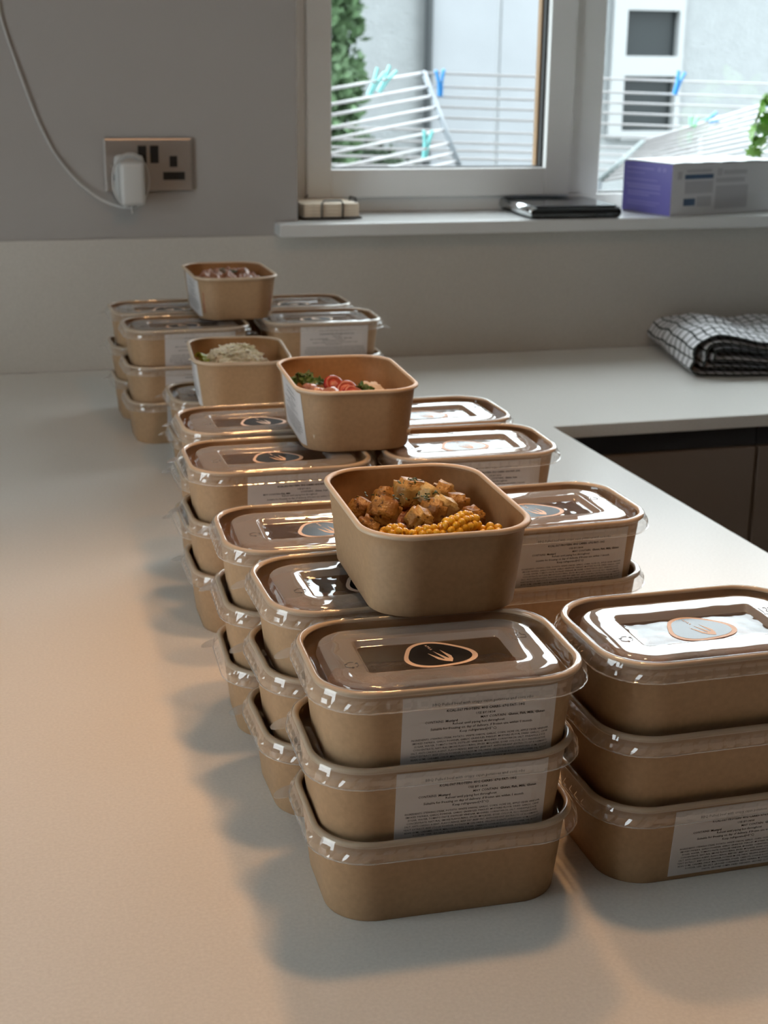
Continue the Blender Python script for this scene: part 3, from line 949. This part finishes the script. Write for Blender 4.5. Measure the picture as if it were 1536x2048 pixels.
for i, (p, rot, lb) in enumerate((((-.041, .020, .046), (0, 0.35, 0.9), 'green celery stick at the left of the cheese'), ((-.036, .004, .043), (0, 0.2, 0.5), 'green celery piece lower at the left'))):
    b = MB()
    pts = [(0.011*math.sin(t), 0.0, 0) for t in (-1, -.5, 0, .5, 1)]
    arc = [(0.0055*math.cos(t), 0.0055*math.sin(t)) for t in [PI*k/8 for k in range(9)]] + [(0.0035*math.cos(t), 0.0035*math.sin(t)) for t in [PI-PI*k/8 for k in range(9)]]
    n = len(arc)
    V = [(-0.012, y, z) for y, z in arc]+[(0.012, y, z) for y, z in arc]
    b.add(V, [tuple(range(n))[::-1], tuple(range(n, 2*n))]+[(k, (k+1) % n, n+(k+1) % n, n+k) for k in range(n)])
    piece('celery_stick', 'O3', mesh_from('celery_stick', b.v, b.f, [M['celery']]), p, rot, lb, 'celery', 'celery pieces')

# tub 4: red mince with herb
heap('red_mince', 'O4', M['redmince'], 0.049, 0.069, 0.0, 0.0, 0.038, 0.017, 21.4, 'red saucy mince filling the furthest open tub', 'meat', 0.009, 95)
flakes('chopped_herbs', 'O4', [(.0, .0, .0575, 70, .009)], M['herb'], 'green herbs sprinkled on the red mince', 'herbs', 0.0022, 4)

# meals under the clear lids of the top tubs
fv, ff = None, None
def fill_mesh(seed):
    n = 22
    V, F = [], []
    hx, hy = 0.070, 0.046
    for j in range(n+1):
        for i in range(n+1):
            u, v = 2*i/n-1, 2*j/n-1
            # squircle mapping
            x = hx*u*math.sqrt(max(0, 1-0.32*v*v)); y = hy*v*math.sqrt(max(0, 1-0.32*u*u))
            V.append((x, y, 0.034+0.005*noise.noise(Vector((x*70+seed, y*70, seed)))))
    for j in range(n):
        for i in range(n):
            a = j*(n+1)+i
            F.append((a, a+1, a+n+2, a+n+1))
    k0 = len(V)
    bnd = [i for i in range(n+1)] + [(j+1)*(n+1)-1 for j in range(1, n+1)] + [n*(n+1)+i for i in range(n-1, -1, -1)] + [j*(n+1) for j in range(n-1, 0, -1)]
    for i in bnd:
        V.append((V[i][0]*0.95, V[i][1]*0.95, 0.0092))
    m = len(bnd)
    for k in range(m):
        F.append((bnd[k], k0+k, k0+(k+1) % m, bnd[(k+1) % m]))
    F.append(tuple(k0+k for k in range(m))[::-1])
    return mesh_from('packed_meal', V, F, [M['fill']], None, True)
ME_FILL = fill_mesh(2.0)
for (x, y, z, rot, desc) in TOPS:
    o = link('packed_meal', ME_FILL, None, (x, y, z), (0, 0, rot))
    tag(o, 'brown cooked meal under the lid on top of the %s' % desc, 'meal', 'meals inside the top tubs', 'stuff')

# ------------------------------------------------------------------ socket, charger
M['nickel'] = mat('brushed_nickel', (0.50, 0.46, 0.43), 0.35, metal=0.85)
M['black_plastic'] = mat('black_plastic', (0.012, 0.014, 0.016), 0.35)
M['white_plastic'] = mat('white_plastic', (0.54, 0.53, 0.51), 0.35)
M['dark_plastic'] = mat('dark_slot', (0.006, 0.007, 0.008), 0.6)
so = empty('wall_socket', (0.213, 0, 0.2995))
MB().box(0, 0.146, -0.0075, -0.0005, 0, 0.086, bev=0.0025).build('face_plate', M['nickel'], so)
for x0 in (0.0555, 0.0755):
    b = MB()
    b.add([(x0, -0.0078, 0.046), (x0+0.014, -0.0078, 0.046), (x0, -0.0078, 0.075), (x0+0.014, -0.0078, 0.075),
           (x0, -0.0095, 0.047), (x0+0.014, -0.0095, 0.047), (x0, -0.0112, 0.074), (x0+0.014, -0.0112, 0.074)],
          [(4, 5, 7, 6), (0, 4, 6, 2), (1, 3, 7, 5), (0, 1, 5, 4), (2, 6, 7, 3)])
    b.build('rocker_switch', M['black_plastic'], so)
for (x0, x1, z0, z1) in ((0.1075, 0.1205, 0.0395, 0.0575), (0.096, 0.1325, 0.0185, 0.0315), (0.0255, 0.0385, 0.0395, 0.0575), (0.014, 0.0505, 0.0185, 0.0315)):
    MB().box(x0, x1, -0.0079, -0.0076, z0, z1).build('pin_slot', M['dark_plastic'], so)
for x0 in (0.0125, 0.1335):
    b = MB()
    n = 14
    b.add([(x0+0.0032*math.cos(2*PI*k/n), -0.0077, 0.043+0.0032*math.sin(2*PI*k/n)) for k in range(n)] + [(x0+0.0026*math.cos(2*PI*k/n), -0.0088, 0.043+0.0026*math.sin(2*PI*k/n)) for k in range(n)],
          [(k, (k+1) % n, n+(k+1) % n, n+k) for k in range(n)]+[tuple(range(n, 2*n))])
    b.build('screw', M['nickel'], so)
tag(so, 'brushed metal double wall socket with black switches left of window', 'socket')

ch = empty('phone_charger', (0.232, -0.008, 0.27))
b = MB()
b.box(0.0, 0.040, -0.062, -0.0015, 0.012, 0.082, bev=0.007)
b.build('plug_body', M['white_plastic'], ch, True)
b = MB().box(-0.004, 0.044, -0.020, 0.0, 0.018, 0.090, bev=0.008)
b.build('plug_base', M['white_plastic'], ch, True)
cab = [(0.061, -0.004, 0.60), (0.061, -0.004, 0.571), (0.087, -0.005, 0.484), (0.106, -0.005, 0.423), (0.127, -0.005, 0.372), (0.157, -0.006, 0.327),
       (0.195, -0.010, 0.292), (0.222, -0.020, 0.280), (0.240, -0.032, 0.276)]
cab = [(-0.02, -0.004, 0.80), (0.036, -0.004, 0.66)] + cab
loop = []
for k in range(0, 22):
    a = -PI*0.55+2.2*PI*k/21
    loop.append((0.252+0.030*math.cos(a), -0.034-0.002*k/4, 0.320+0.044*math.sin(a)))
def smooth_path(p, it=2):
    p = [Vector(q) for q in p]
    for _ in range(it):
        q = [p[0]]
        for i in range(len(p)-1):
            q += [p[i]*0.75+p[i+1]*0.25, p[i]*0.25+p[i+1]*0.75]
        q.append(p[-1])
        p = q
    return p
off = Vector((0.232, -0.008, 0.27))
MB().tube([v-off for v in smooth_path(cab+loop+[(0.250, -0.050, 0.283), (0.252, -0.050, 0.268)])], 0.0017, 8).build('cable', M['white_plastic'], ch, True)
tag(ch, 'white phone charger plugged in with its cable looped round it', 'charger')

# ------------------------------------------------------------------ things on the sill
M['wire'] = mat('black_wire', (0.02, 0.02, 0.02), 0.4)
M['coaster'] = mat('cream_coaster', (0.72, 0.60, 0.46), 0.55, nscale=90, namt=0.08)
SZ = 0.2452
cr = math.radians(3)
hold = empty('coaster_holder', (0.602, 0.066, SZ), cr)
b = MB()
w_ = 0.0535
sq = lambda s, z: [(-s, -s, z), (s, -s, z), (s, s, z), (-s, s, z)]
b.tube(sq(w_, 0.0022), 0.0016, 6, closed=True)
b.build('base_wire', M['wire'], hold)
for k in range(4):
    a = k*PI/2
    ca, sa = math.cos(a), math.sin(a)
    P = [(-0.019, -w_, 0.0022), (-0.019, -w_-0.0006, 0.028), (-0.016, -w_-0.0008, 0.0325), (0.016, -w_-0.0008, 0.0325), (0.019, -w_-0.0006, 0.028), (0.019, -w_, 0.0022)]
    MB().tube([(x*ca-y*sa, x*sa+y*ca, z) for x, y, z in P], 0.0016, 6).build('wire_loop', M['wire'], hold)
tag(hold, 'black wire coaster holder at the left end of the sill', 'holder')
for k, lb in enumerate(('bottom', 'second lowest', 'second highest', 'top')):
    o = MB().box(-0.0505, 0.0505, -0.0505, 0.0505, 0.0, 0.0056, bev=0.0012).build('coaster', M['coaster'], None, False, (0.602, 0.066, SZ+0.0042+k*0.0058), (0, 0, cr))
    tag(o, 'square cream coaster, %s of the pile in the wire holder' % lb, 'coaster', 'coasters in the wire holder')

M['black_glass'] = mat('black_glass', (0.01, 0.012, 0.014), 0.06, spec=0.6)
M['chrome_edge'] = mat('polished_edge', (0.75, 0.77, 0.78), 0.12, metal=1.0)
sc = empty('kitchen_scale', (1.046, 0.050, SZ), math.radians(-2.5))
def slab(hx, hy, r, prof, mats, name, parent):
    rings = []
    for ins, z in prof:
        pts = []
        for (sx_, sy_, a0) in ((1, -1, -90), (1, 1, 0), (-1, 1, 90), (-1, -1, 180)):
            for q in range(7):
                a = math.radians(a0+90*q/6)
                pts.append(((hx-r)*sx_+(r-ins)*math.cos(a), (hy-r)*sy_+(r-ins)*math.sin(a), z, 0, 0))
        rings.append(pts)
    v, f = loft(rings, True, True)
    return link(name, mesh_from(name, v, f, mats, None, False), parent)
slab(0.088, 0.098, 0.010, [(0.004, 0.001), (0.0015, 0.004), (0.0, 0.009), (0.0015, 0.015), (0.006, 0.0195), (0.0085, 0.0205)], [M['black_glass']], 'body', sc)
slab(0.080, 0.090, 0.006, [(0.0, 0.0206), (0.0, 0.0222), (0.0006, 0.0226)], [M['black_glass']], 'glass_plate', sc)
b = MB()
b.tube([(-0.0815, -0.094, 0.0122), (-0.0815, 0.094, 0.0122)], 0.0095, 20)
b.build('chrome_trim', M['chrome_edge'], sc, True)
for (x, y) in ((-.06, -.07), (.06, -.07), (.06, .07), (-.06, .07)):
    MB().tube([(x, y, -0.0002), (x, y, 0.0015)], 0.008, 12).build('foot', M['black_plastic'], sc)
tag(sc, 'flat black glass kitchen scale lying on the window sill', 'scale')

M['purple'] = mat('purple_card', (0.15, 0.13, 0.42), 0.4)
M['purple_light'] = mat('purple_print', (0.24, 0.22, 0.52), 0.45)
M['box_white'] = mat('white_card', (0.60, 0.60, 0.62), 0.4)
M['box_grey'] = mat('grey_print', (0.44, 0.44, 0.47), 0.45)
M['box_blue'] = mat('dark_blue_print', (0.06, 0.11, 0.20), 0.45)
bx = empty('tablet_box', (1.226, -0.045, SZ), math.radians(16))
bw, bd, bh = 0.262, 0.135, 0.094
MB().box(0, bw, 0, bd, 0, bh-0.0006, bev=0.0012).build('carton', [M['box_white']], bx)
b = MB().box(-0.0006, 0.0, 0.001, bd-0.001, 0.001, bh-0.001)
b.build('purple_end', M['purple'], bx)
b = MB()
rnd = random.Random(9)
for k, (z, y0, y1, hh) in enumerate(((0.080, .05, .125, .003), (0.072, .075, .125, .002), (0.060, .04, .125, .002), (0.050, .03, .125, .003), (0.045, .03, .12, .003), (0.037, .03, .12, .003), (0.032, .06, .12, .003), (0.020, .03, .12, .002), (0.015, .04, .12, .002), (.078, .018, .026, .007), (.078, .032, .040, .007))):
    b.box(-0.0009, -0.0006, y0, y1, z, z+hh)
b.build('end_print', M['purple_light'], bx)
b = MB()
for (x0, x1, z0, z1, mi) in ((.030, .100, .066, .074, 1), (.032, .100, .040, .062, 0), (.030, .058, .018, .031, 1), (.062, .098, .016, .034, 0), (.108, .180, .058, .066, 0), (.108, .190, .010, .052, 0), (.012, .022, .066, .080, 0), (.110, .122, .070, .083, 0), (.126, .185, .072, .080, 0), (.034, .095, .078, .083, 0)):
    b.box(x0, x1, -0.0008, 0.0, z0, z1, mi)
b.build('side_print', [M['box_grey'], M['box_blue']], bx)
b = MB()
n = 16
V = []
for i in range(n+1):
    for j in range(2):
        V.append((bw*i/n, bd*j, bh+0.0005+0.0015*math.sin(i*0.9+j)**2))
V2 = [(x, y, z-0.0005) for x, y, z in V]
F = []
m = len(V)
for i in range(n):
    a = i*2
    F += [(a, a+2, a+3, a+1), (m+a, m+a+1, m+a+3, m+a+2), (a, m+a, m+a+2, a+2), (a+1, a+3, m+a+3, m+a+1)]
F += [(0, 1, m+1, m), (2*n, m+2*n, m+2*n+1, 2*n+1)]
b.add(V+V2, F)
b.build('top_flap', M['box_white'], bx)
tag(bx, 'purple and white cardboard box on the sill at the right', 'box')

# potted herb behind the box
M['pot'] = mat('terracotta_pot', (0.45, 0.20, 0.11), 0.7, nscale=40, namt=0.15)
M['soil'] = mat('potting_soil', (0.05, 0.035, 0.025), 0.9, nscale=120, namt=0.4)
M['leaf_green'] = mat('bright_leaf', (0.20, 0.42, 0.06), 0.45, nscale=60, namt=0.2)
pl = empty('potted_herb', (1.585, 0.085, SZ))
b = MB()
n = 24
prof = [(0.0, 0.001), (0.034, 0.001), (0.046, 0.075), (0.050, 0.076), (0.051, 0.092), (0.045, 0.092), (0.043, 0.078), (0.0, 0.078)]
V = [(r*math.cos(2*PI*k/n), r*math.sin(2*PI*k/n), z) for r, z in prof for k in range(n)]
F = [(i*n+k, i*n+(k+1) % n, (i+1)*n+(k+1) % n, (i+1)*n+k) for i in range(len(prof)-1) for k in range(n)]
b.add(V, F)
b.build('pot', M['pot'], pl, False)
MB().tube([(0, 0, 0.076), (0, 0, 0.084)], 0.043, 20).build('soil', M['soil'], pl)
def lobed_leaf(size):
    pts = []
    lob = [(0, 0), (.18, .12), (.48, .02), (.42, .28), (.62, .42), (.36, .52), (.34, .78), (.12, .72), (0, 1.0)]
    full = lob + [(-x, y) for x, y in lob[-2:0:-1]]
    V = [(0, .42*size, .06*size)] + [(x*size, y*size, -0.10*size*abs(x)) for x, y in full]
    n = len(full)
    N = len(V)
    V += [(x, y, z-0.0005) for x, y, z in V]
    F = []
    for k in range(n):
        a, c = 1+k, 1+(k+1) % n
        F += [(0, a, c), (N, N+c, N+a), (a, N+a, N+c, c)]
    return V, F
rnd = random.Random(12)
tips = [(1.492, 0.026, .388), (1.480, 0.03, .362), (1.506, 0.034, .420), (1.487, 0.030, .372), (1.473, 0.022, .345), (1.500, 0.032, .405), (1.512, .028, .382), (1.520, .04, .42), (1.545, .02, .44), (1.56, .05, .47), (1.60, .03, .46), (1.64, .05, .43), (1.66, .02, .40), (1.585, .09, .45), (1.53, .02, .36)]
stems = MB()
for k, (x, y, z) in enumerate(tips):
    t = Vector((x-0.050-1.585, y-0.085, z-SZ))
    pth = smooth_path([(0.01*math.cos(k), 0.01*math.sin(k), 0.08), (t.x*0.4, t.y*0.4, max(0.15, t.z*0.9)), (t.x*0.85, t.y*0.85, t.z+0.015), t], 2)
    stems.tube(pth, 0.0013, 5)
    V, F = lobed_leaf(rnd.uniform(0.030, 0.040))
    lf = mesh_from('leaf', V, F, [M['leaf_green']])
    link('leaf', lf, pl, t, (rnd.uniform(1.9, 2.7), rnd.uniform(-.5, .5), rnd.uniform(-.9, .9)))
    V, F = lobed_leaf(0.026)
    link('leaf', lf, pl, t+Vector((rnd.uniform(-.014, .014), 0.006, 0.018)), (rnd.uniform(1.5, 2.4), rnd.uniform(-.7, .7), rnd.uniform(-1.5, 1.5)))
stems.build('stems', M['leaf_green'], pl)
tag(pl, 'bright green leafy herb in a pot beside the purple box', 'plant')

# ------------------------------------------------------------------ tea towel
def towel_mat():
    m = bpy.data.materials.new('checked_cotton')
    m.use_nodes = True
    nt = m.node_tree
    b = nt.nodes['Principled BSDF']
    b.inputs['Roughness'].default_value = 0.9
    uv = nt.nodes.new('ShaderNodeUVMap')
    sep = nt.nodes.new('ShaderNodeSeparateXYZ')
    nt.links.new(uv.outputs[0], sep.inputs[0])
    lines = []
    for ax, cell in (('X', 0.0155), ('Y', 0.026)):
        d = nt.nodes.new('ShaderNodeMath'); d.operation = 'DIVIDE'; d.inputs[1].default_value = cell
        nt.links.new(sep.outputs[ax], d.inputs[0])
        fr = nt.nodes.new('ShaderNodeMath'); fr.operation = 'FRACT'
        nt.links.new(d.outputs[0], fr.inputs[0])
        lt = nt.nodes.new('ShaderNodeMath'); lt.operation = 'LESS_THAN'; lt.inputs[1].default_value = 0.20
        nt.links.new(fr.outputs[0], lt.inputs[0])
        lines.append(lt)
    mx = nt.nodes.new('ShaderNodeMath'); mx.operation = 'MAXIMUM'
    nt.links.new(lines[0].outputs[0], mx.inputs[0]); nt.links.new(lines[1].outputs[0], mx.inputs[1])
    mix = nt.nodes.new('ShaderNodeMix'); mix.data_type = 'RGBA'
    mix.inputs['A'].default_value = (0.80, 0.80, 0.83, 1)
    mix.inputs['B'].default_value = (0.018, 0.022, 0.022, 1)
    nt.links.new(mx.outputs[0], mix.inputs['Factor'])
    nt.links.new(mix.outputs['Result'], b.inputs['Base Color'])
    return m
M['towel'] = towel_mat()
def towel():
    # nested U folds: the outer layer wraps round the inner ones, all folds at the left
    wid, dep = 0.36, 0.285
    path = []
    outer = [(0.0024, 0.0440, 0.000, 0.36), (0.0108, 0.0355, 0.020, 0.352), (0.0190, 0.0275, 0.034, 0.345)]
    for i, (zl, zh, xl, xr) in enumerate(outer):
        nst = 26
        low = [(xr+(xl+(zh-zl)/2-xr)*k/nst, zl, (0.0, 0.3, 0.55)[i]) for k in range(nst+1)]
        arc_ = []
        for k in range(1, 10):
            a = PI*k/10
            arc_.append((xl+(zh-zl)/2*(1-math.sin(a)), (zl+zh)/2-(zh-zl)/2*math.cos(a), max(k/10, (0.0, 0.3, 0.55)[i])))
        high = [(xl+(zh-zl)/2+(xr-xl-(zh-zl)/2)*k/nst, zh, 1.0) for k in range(nst+1)]
        lay = low+arc_+high
        if i % 2:
            lay = lay[::-1]
        if path:
            p0, p1 = path[-1], lay[0]
            for k in range(1, 5):
                a = PI*k/5
                path.append(((p0[0]+p1[0])/2+0.004*math.sin(a), p0[1]+(p1[1]-p0[1])*k/5, p0[2]))
        path += lay
    nv = 30
    V, F, UV = [], [], []
    arc = 0
    for i, (x, z, ly) in enumerate(path):
        if i:
            arc += math.hypot(x-path[i-1][0], z-path[i-1][1])
        for j in range(nv+1):
            v = j/nv
            y = dep*v
            fx = x/wid
            hump = 0.030*math.exp(-((fx-0.20)/0.20)**2)*(0.45+0.55*math.sin(PI*min(1, 0.25+v*0.75))) + 0.014*math.exp(-((fx-0.62)/0.16)**2)*v
            lift = ly*(0.4+0.6*z/0.044) if ly > 0 else 0.0
            zz = z + hump*lift + 0.004*noise.noise(Vector((x*22, y*22, 1.0+z*9)))*lift*2
            yy = y + 0.006*noise.noise(Vector((x*14, z*260, 4.0)))*(1 if j < 4 or j > nv-4 else 0.5) - (0.004*math.sin(z*400) if j == 0 else 0)
            xx = x + 0.008*noise.noise(Vector((z*60, y*12, 9.0)))
            V.append((xx, yy, max(zz, 0.002)))
            UV.append((arc, y))
    for i in range(len(path)-1):
        for j in range(nv):
            a = i*(nv+1)+j
            F.append((a, a+1, a+nv+2, a+nv+1))
    me = mesh_from('tea_towel', V, F, [M['towel']], None, True, UV)
    o = link('tea_towel', me, None, (1.165, -0.285, 0.0006), (0, 0, math.radians(-11)))
    s = o.modifiers.new('cloth', 'SOLIDIFY'); s.thickness = 0.0032; s.offset = 0
    tag(o, 'black and white checked tea towel folded on the worktop', 'towel')
towel()

# ------------------------------------------------------------------ outside the window
M['render'] = mat('roughcast_render', (0.275, 0.292, 0.302), 0.9, nscale=9, namt=0.06, bump=1.0, bscale=45)
M['smooth_white'] = mat('smooth_white_boards', (0.29, 0.307, 0.33), 0.7, nscale=3, namt=0.04)
M['seam'] = mat('board_seam', (0.42, 0.44, 0.46), 0.7)
M['pipe'] = mat('dark_downpipe', (0.03, 0.036, 0.04), 0.45)
M['patio'] = mat('patio', (0.22, 0.22, 0.20), 0.9, nscale=4, namt=0.3)
M['pale_frame'] = mat('pale_window_frame', (0.325, 0.338, 0.345), 0.5)
M['dark_glass'] = mat('dark_room_glass', (0.03, 0.035, 0.037), 0.25, spec=0.12)
M['roof'] = mat('slate_roof', (0.09, 0.09, 0.10), 0.8)
M['bark'] = mat('bark', (0.10, 0.07, 0.05), 0.9)
M['conifer'] = mat('conifer_green', (0.085, 0.15, 0.07), 0.7, nscale=20, namt=0.3)
M['hedge'] = mat('dark_hedge', (0.055, 0.085, 0.05), 0.8, nscale=12, namt=0.4)
GZ = -0.92
struct(MB().box(-14, 22, 0.3, 30, GZ-0.1, GZ).build('ground', M['patio']))
house = empty('neighbour_house', (0, 0, 0))
EAVE = 1.75
b = MB()
b.box(-6.0, 3.27, 8.0, 8.3, GZ, EAVE)
b.box(4.16, 4.78, 8.0, 8.3, GZ, EAVE)
b.box(5.24, 16.0, 8.0, 8.3, GZ, EAVE)
b.box(4.78, 5.24, 8.0, 8.3, GZ, -0.02)
b.box(4.78, 5.24, 8.0, 8.3, 0.90, EAVE)
b.build('rendered_wall', M['render'], house)
b = MB()
b.box(3.26, 3.765, 7.94, 8.1, GZ, EAVE)
b.box(3.79, 4.16, 7.94, 8.1, GZ, EAVE)
b.build('wall_panel', M['smooth_white'], house)
MB().box(3.765, 3.79, 7.955, 8.1, GZ, EAVE).build('panel_seam', M['seam'], house)
MB().tube([(3.235, 7.93, GZ), (3.235, 7.93, EAVE)], 0.030, 10).build('downpipe', M['pipe'], house)
MB().box(-6.3, 16.3, 7.7, 8.0, EAVE, EAVE+0.10).build('gutter', M['pipe'], house)
b = MB()
b.add([(-6.3, 7.65, EAVE+0.08), (16.3, 7.65, EAVE+0.08), (16.3, 11.0, EAVE+0.75), (-6.3, 11.0, EAVE+0.75), (-6.3, 7.65, EAVE+0.02), (16.3, 7.65, EAVE+0.02), (16.3, 11.0, EAVE+0.69), (-6.3, 11.0, EAVE+0.69)],
      [(0, 1, 2, 3), (7, 6, 5, 4), (0, 4, 5, 1), (3, 2, 6, 7), (0, 3, 7, 4), (1, 5, 6, 2)])
b.build('roof', M['roof'], house)
wf = None
b = MB()
X0, X1 = 4.70, 5.24
for (x0, x1, z0, z1) in ((4.68, 4.79, -0.05, 1.0), (5.215, 5.26, -0.05, 1.0), (4.79, 5.215, 0.405, 0.55), (4.79, 5.215, -0.06, 0.005), (4.79, 5.215, 0.875, 1.0)):
    b.box(x0, x1, 7.95, 8.06, z0, z1)
wf = b.build('window_frame', M['pale_frame'], house)
MB().box(4.79, 5.215, 8.02, 8.03, 0.55, 0.875).build('window_pane', M['dark_glass'], wf)
MB().box(4.79, 5.215, 8.02, 8.03, 0.005, 0.405).build('window_pane', M['dark_glass'], wf)
tag(house, 'white rendered neighbouring house wall seen through the window', 'house')

def bush(name, center, radii, count, size, m, label, cat, seed, trunk=True, holes=0.0):
    rnd = random.Random(seed)
    t = empty(name, (center[0], center[1], GZ))
    b = MB()
    for _ in range(count):
        while True:
            p = Vector((rnd.uniform(-1, 1), rnd.uniform(-1, 1), rnd.uniform(-1, 1)))
            if p.length < 1 and p.length > 0.35:
                break
        q = Vector((p.x*radii[0], p.y*radii[1], p.z*radii[2]))
        if noise.noise(q*3.2+Vector((seed, 0, 0))) < -0.25+holes:
            continue
        c = q+Vector((0, 0, center[2]-GZ))
        d = Vector((rnd.uniform(-1, 1), rnd.uniform(-1, 1), rnd.uniform(-.3, 1))).normalized()*size*rnd.uniform(.6, 1.3)
        s = d.cross(Vector((rnd.uniform(-1, 1), rnd.uniform(-1, 1), rnd.uniform(-1, 1)))).normalized()*size*0.35
        b.add([c-d*0.2, c+d*0.4+s, c+d, c+d*0.4-s], [(0, 1, 2, 3)])
    f = b.build('foliage', m, t)
    f['kind'] = 'stuff'
    if trunk:
        MB().tube([(0, 0, 0), (0.03, 0, (center[2]-GZ)*0.6), (0, 0, center[2]-GZ+radii[2]*0.5)], [0.07, 0.05, 0.02], 8).build('trunk', M['bark'], t)
    tag(t, label, cat)
bush('conifer_tree', (2.12, 6.6, 0.55), (0.26, 0.30, 1.25), 5200, 0.075, M['conifer'], 'loose green conifer outside the left edge of the window', 'tree', 4)
bush('low_hedge', (2.45, 7.45, -0.42), (0.62, 0.28, 0.44), 3600, 0.07, M['hedge'], 'dark low hedge at the foot of the neighbouring wall', 'hedge', 8, trunk=False)

# rotary style clothes airer with fold-out wings
M['rod'] = mat('white_coated_rod', (0.44, 0.43, 0.44), 0.35)
M['arm'] = mat('grey_airer_arm', (0.22, 0.25, 0.28), 0.45)
M['dark_arm'] = mat('dark_airer_arm', (0.07, 0.10, 0.10), 0.45)
air = empty('clothes_airer', (1.6, 1.75, GZ))
AO = Vector((1.6, 1.75, GZ))
def seg(name, p, q, r, m, n=8):
    return MB().tube([Vector(p)-AO, Vector(q)-AO], r, n).build(name, m, air, True)
lerp = lambda a, c, t: Vector(a)+(Vector(c)-Vector(a))*t
T9 = (0.0, 0.155, 0.262, 0.384, 0.495, 0.628, 0.772, 0.876, 0.96)
A0, A1 = (1.302, 1.75, 0.476), (1.300, 1.40, 0.236)
B0, B1 = (0.768, 1.25, 0.417), (0.704, 0.95, 0.177)
seg('arm', A0, A1, 0.0085, M['arm'])
seg('arm', B0, B1, 0.0085, M['arm'])
for t in T9:
    seg('rod', lerp(A0, A1, t), lerp(B0, B1, t), 0.0046, M['rod'], 6)
C0, C1 = (1.315, 1.78, 0.475), (1.340, 1.68, 0.352)
D0, D1 = (2.88, 2.30, 0.440), (2.776, 2.10, 0.290)
seg('arm', D0, D1, 0.0085, M['arm'])
for t in (0.0, 0.30, 0.53, 0.76, 1.0):
    seg('rod', lerp(C0, C1, t), lerp(D0, D1, t), 0.0042, M['rod'], 6)
H0, H1 = (0.860, 1.70, 0.337), (0.818, 1.50, 0.233)
I0, I1 = (2.343, 2.00, 0.275), (2.222, 1.75, 0.181)
seg('arm', H0, H1, 0.0085, M['arm'])
seg('arm', I0, I1, 0.0085, M['arm'])
for t in (0.06, 0.36, 0.56, 0.76, 0.97):
    seg('rod', lerp(H0, H1, t), lerp(I0, I1, t), 0.0042, M['rod'], 6)
E0, E1 = (1.898, 1.50, 0.289), (1.637, 1.20, 0.205)
G0, G1 = (2.60, 1.95, 0.398), (2.41, 1.60, 0.259)
seg('arm', E0, E1, 0.0085, M['dark_arm'])
seg('arm', G0, G1, 0.0085, M['arm'])
for k in range(10):
    t = k/9
    seg('rod', lerp(E0, E1, t), lerp(G0, G1, t), 0.0062 if k == 0 else 0.0046, M['rod'], 6)
for p in (D1, A1, B1, H1, I1, E1, G1):
    seg('leg', p, (p[0]+(0.12 if p[0] < 1.6 else -0.12), p[1]+0.05, GZ), 0.009, M['arm'])
tag(air, 'white and grey folding clothes airer standing outside the window', 'airer')
M['peg_blue'] = mat('blue_peg', (0.03, 0.30, 0.72), 0.35)
M['peg_teal'] = mat('teal_peg', (0.22, 0.66, 0.66), 0.35)
M['peg_green'] = mat('green_peg', (0.30, 0.72, 0.45), 0.35)
def peg(p, tilt, m, label, group):
    o = empty('clothes_peg', p, 0.2)
    o.rotation_euler = (0.15, tilt, 0.2)
    for s in (-1, 1):
        b = MB()
        V = [(s*0.0015, -0.005, -0.040), (s*0.006, -0.005, -0.040), (s*0.008, -0.005, 0.0), (s*0.016, -0.005, 0.036), (s*0.010, -0.005, 0.036), (s*0.002, -0.005, 0.004)]
        n = 6
        V += [(x, 0.005, z) for x, y, z in V]
        b.add(V, [tuple(range(n)), tuple(range(n, 2*n))[::-1]]+[(k, n+k, n+(k+1) % n, (k+1) % n) for k in range(n)])
        b.build('jaw', m, o)
    MB().tube([(-0.007, 0, 0.004), (0.007, 0, 0.004)], 0.004, 8).build('spring', M['chrome_edge'], o)
    tag(o, label, 'peg', group)
PG = 'pegs on the clothes airer'
def on(P, Q, k, n, u):
    return None
r0 = lambda t: lerp(A0, B0, t)
peg(r0(0.37)+Vector((0, 0, -0.002)), 0.45, M['peg_teal'], 'teal clothes peg, left of two on the top left rod', PG)
peg(r0(0.29)+Vector((0, 0, 0.0)), 0.55, M['peg_teal'], 'teal clothes peg, right of two on the top left rod', PG)
peg((1.343, 1.72, 0.450), -0.12, M['peg_blue'], 'blue clothes peg beside the tip of the left airer arm', PG)
peg(lerp(lerp(A0, A1, 0.772), lerp(B0, B1, 0.772), 0.16)+Vector((0, 0, 0.012)), 0.05, M['peg_teal'], 'teal clothes peg low on the left airer wing', PG)
peg((2.251, 2.0, 0.450), 0.2, M['peg_blue'], 'blue clothes peg in front of the neighbour window', PG)
rt = lambda t: lerp(E0, G0, t)
peg(rt(0.33)+Vector((0, 0, -0.004)), 0.05, M['peg_green'], 'pale green clothes peg on the right airer wing', PG)
peg(rt(0.44)+Vector((0, 0, 0.004)), 1.2, M['peg_blue'], 'blue clothes peg lying beside the green one', PG)
peg(rt(0.92)+Vector((0, 0, 0.004)), 0.9, M['peg_blue'], 'blue clothes peg by the herb leaves', PG)
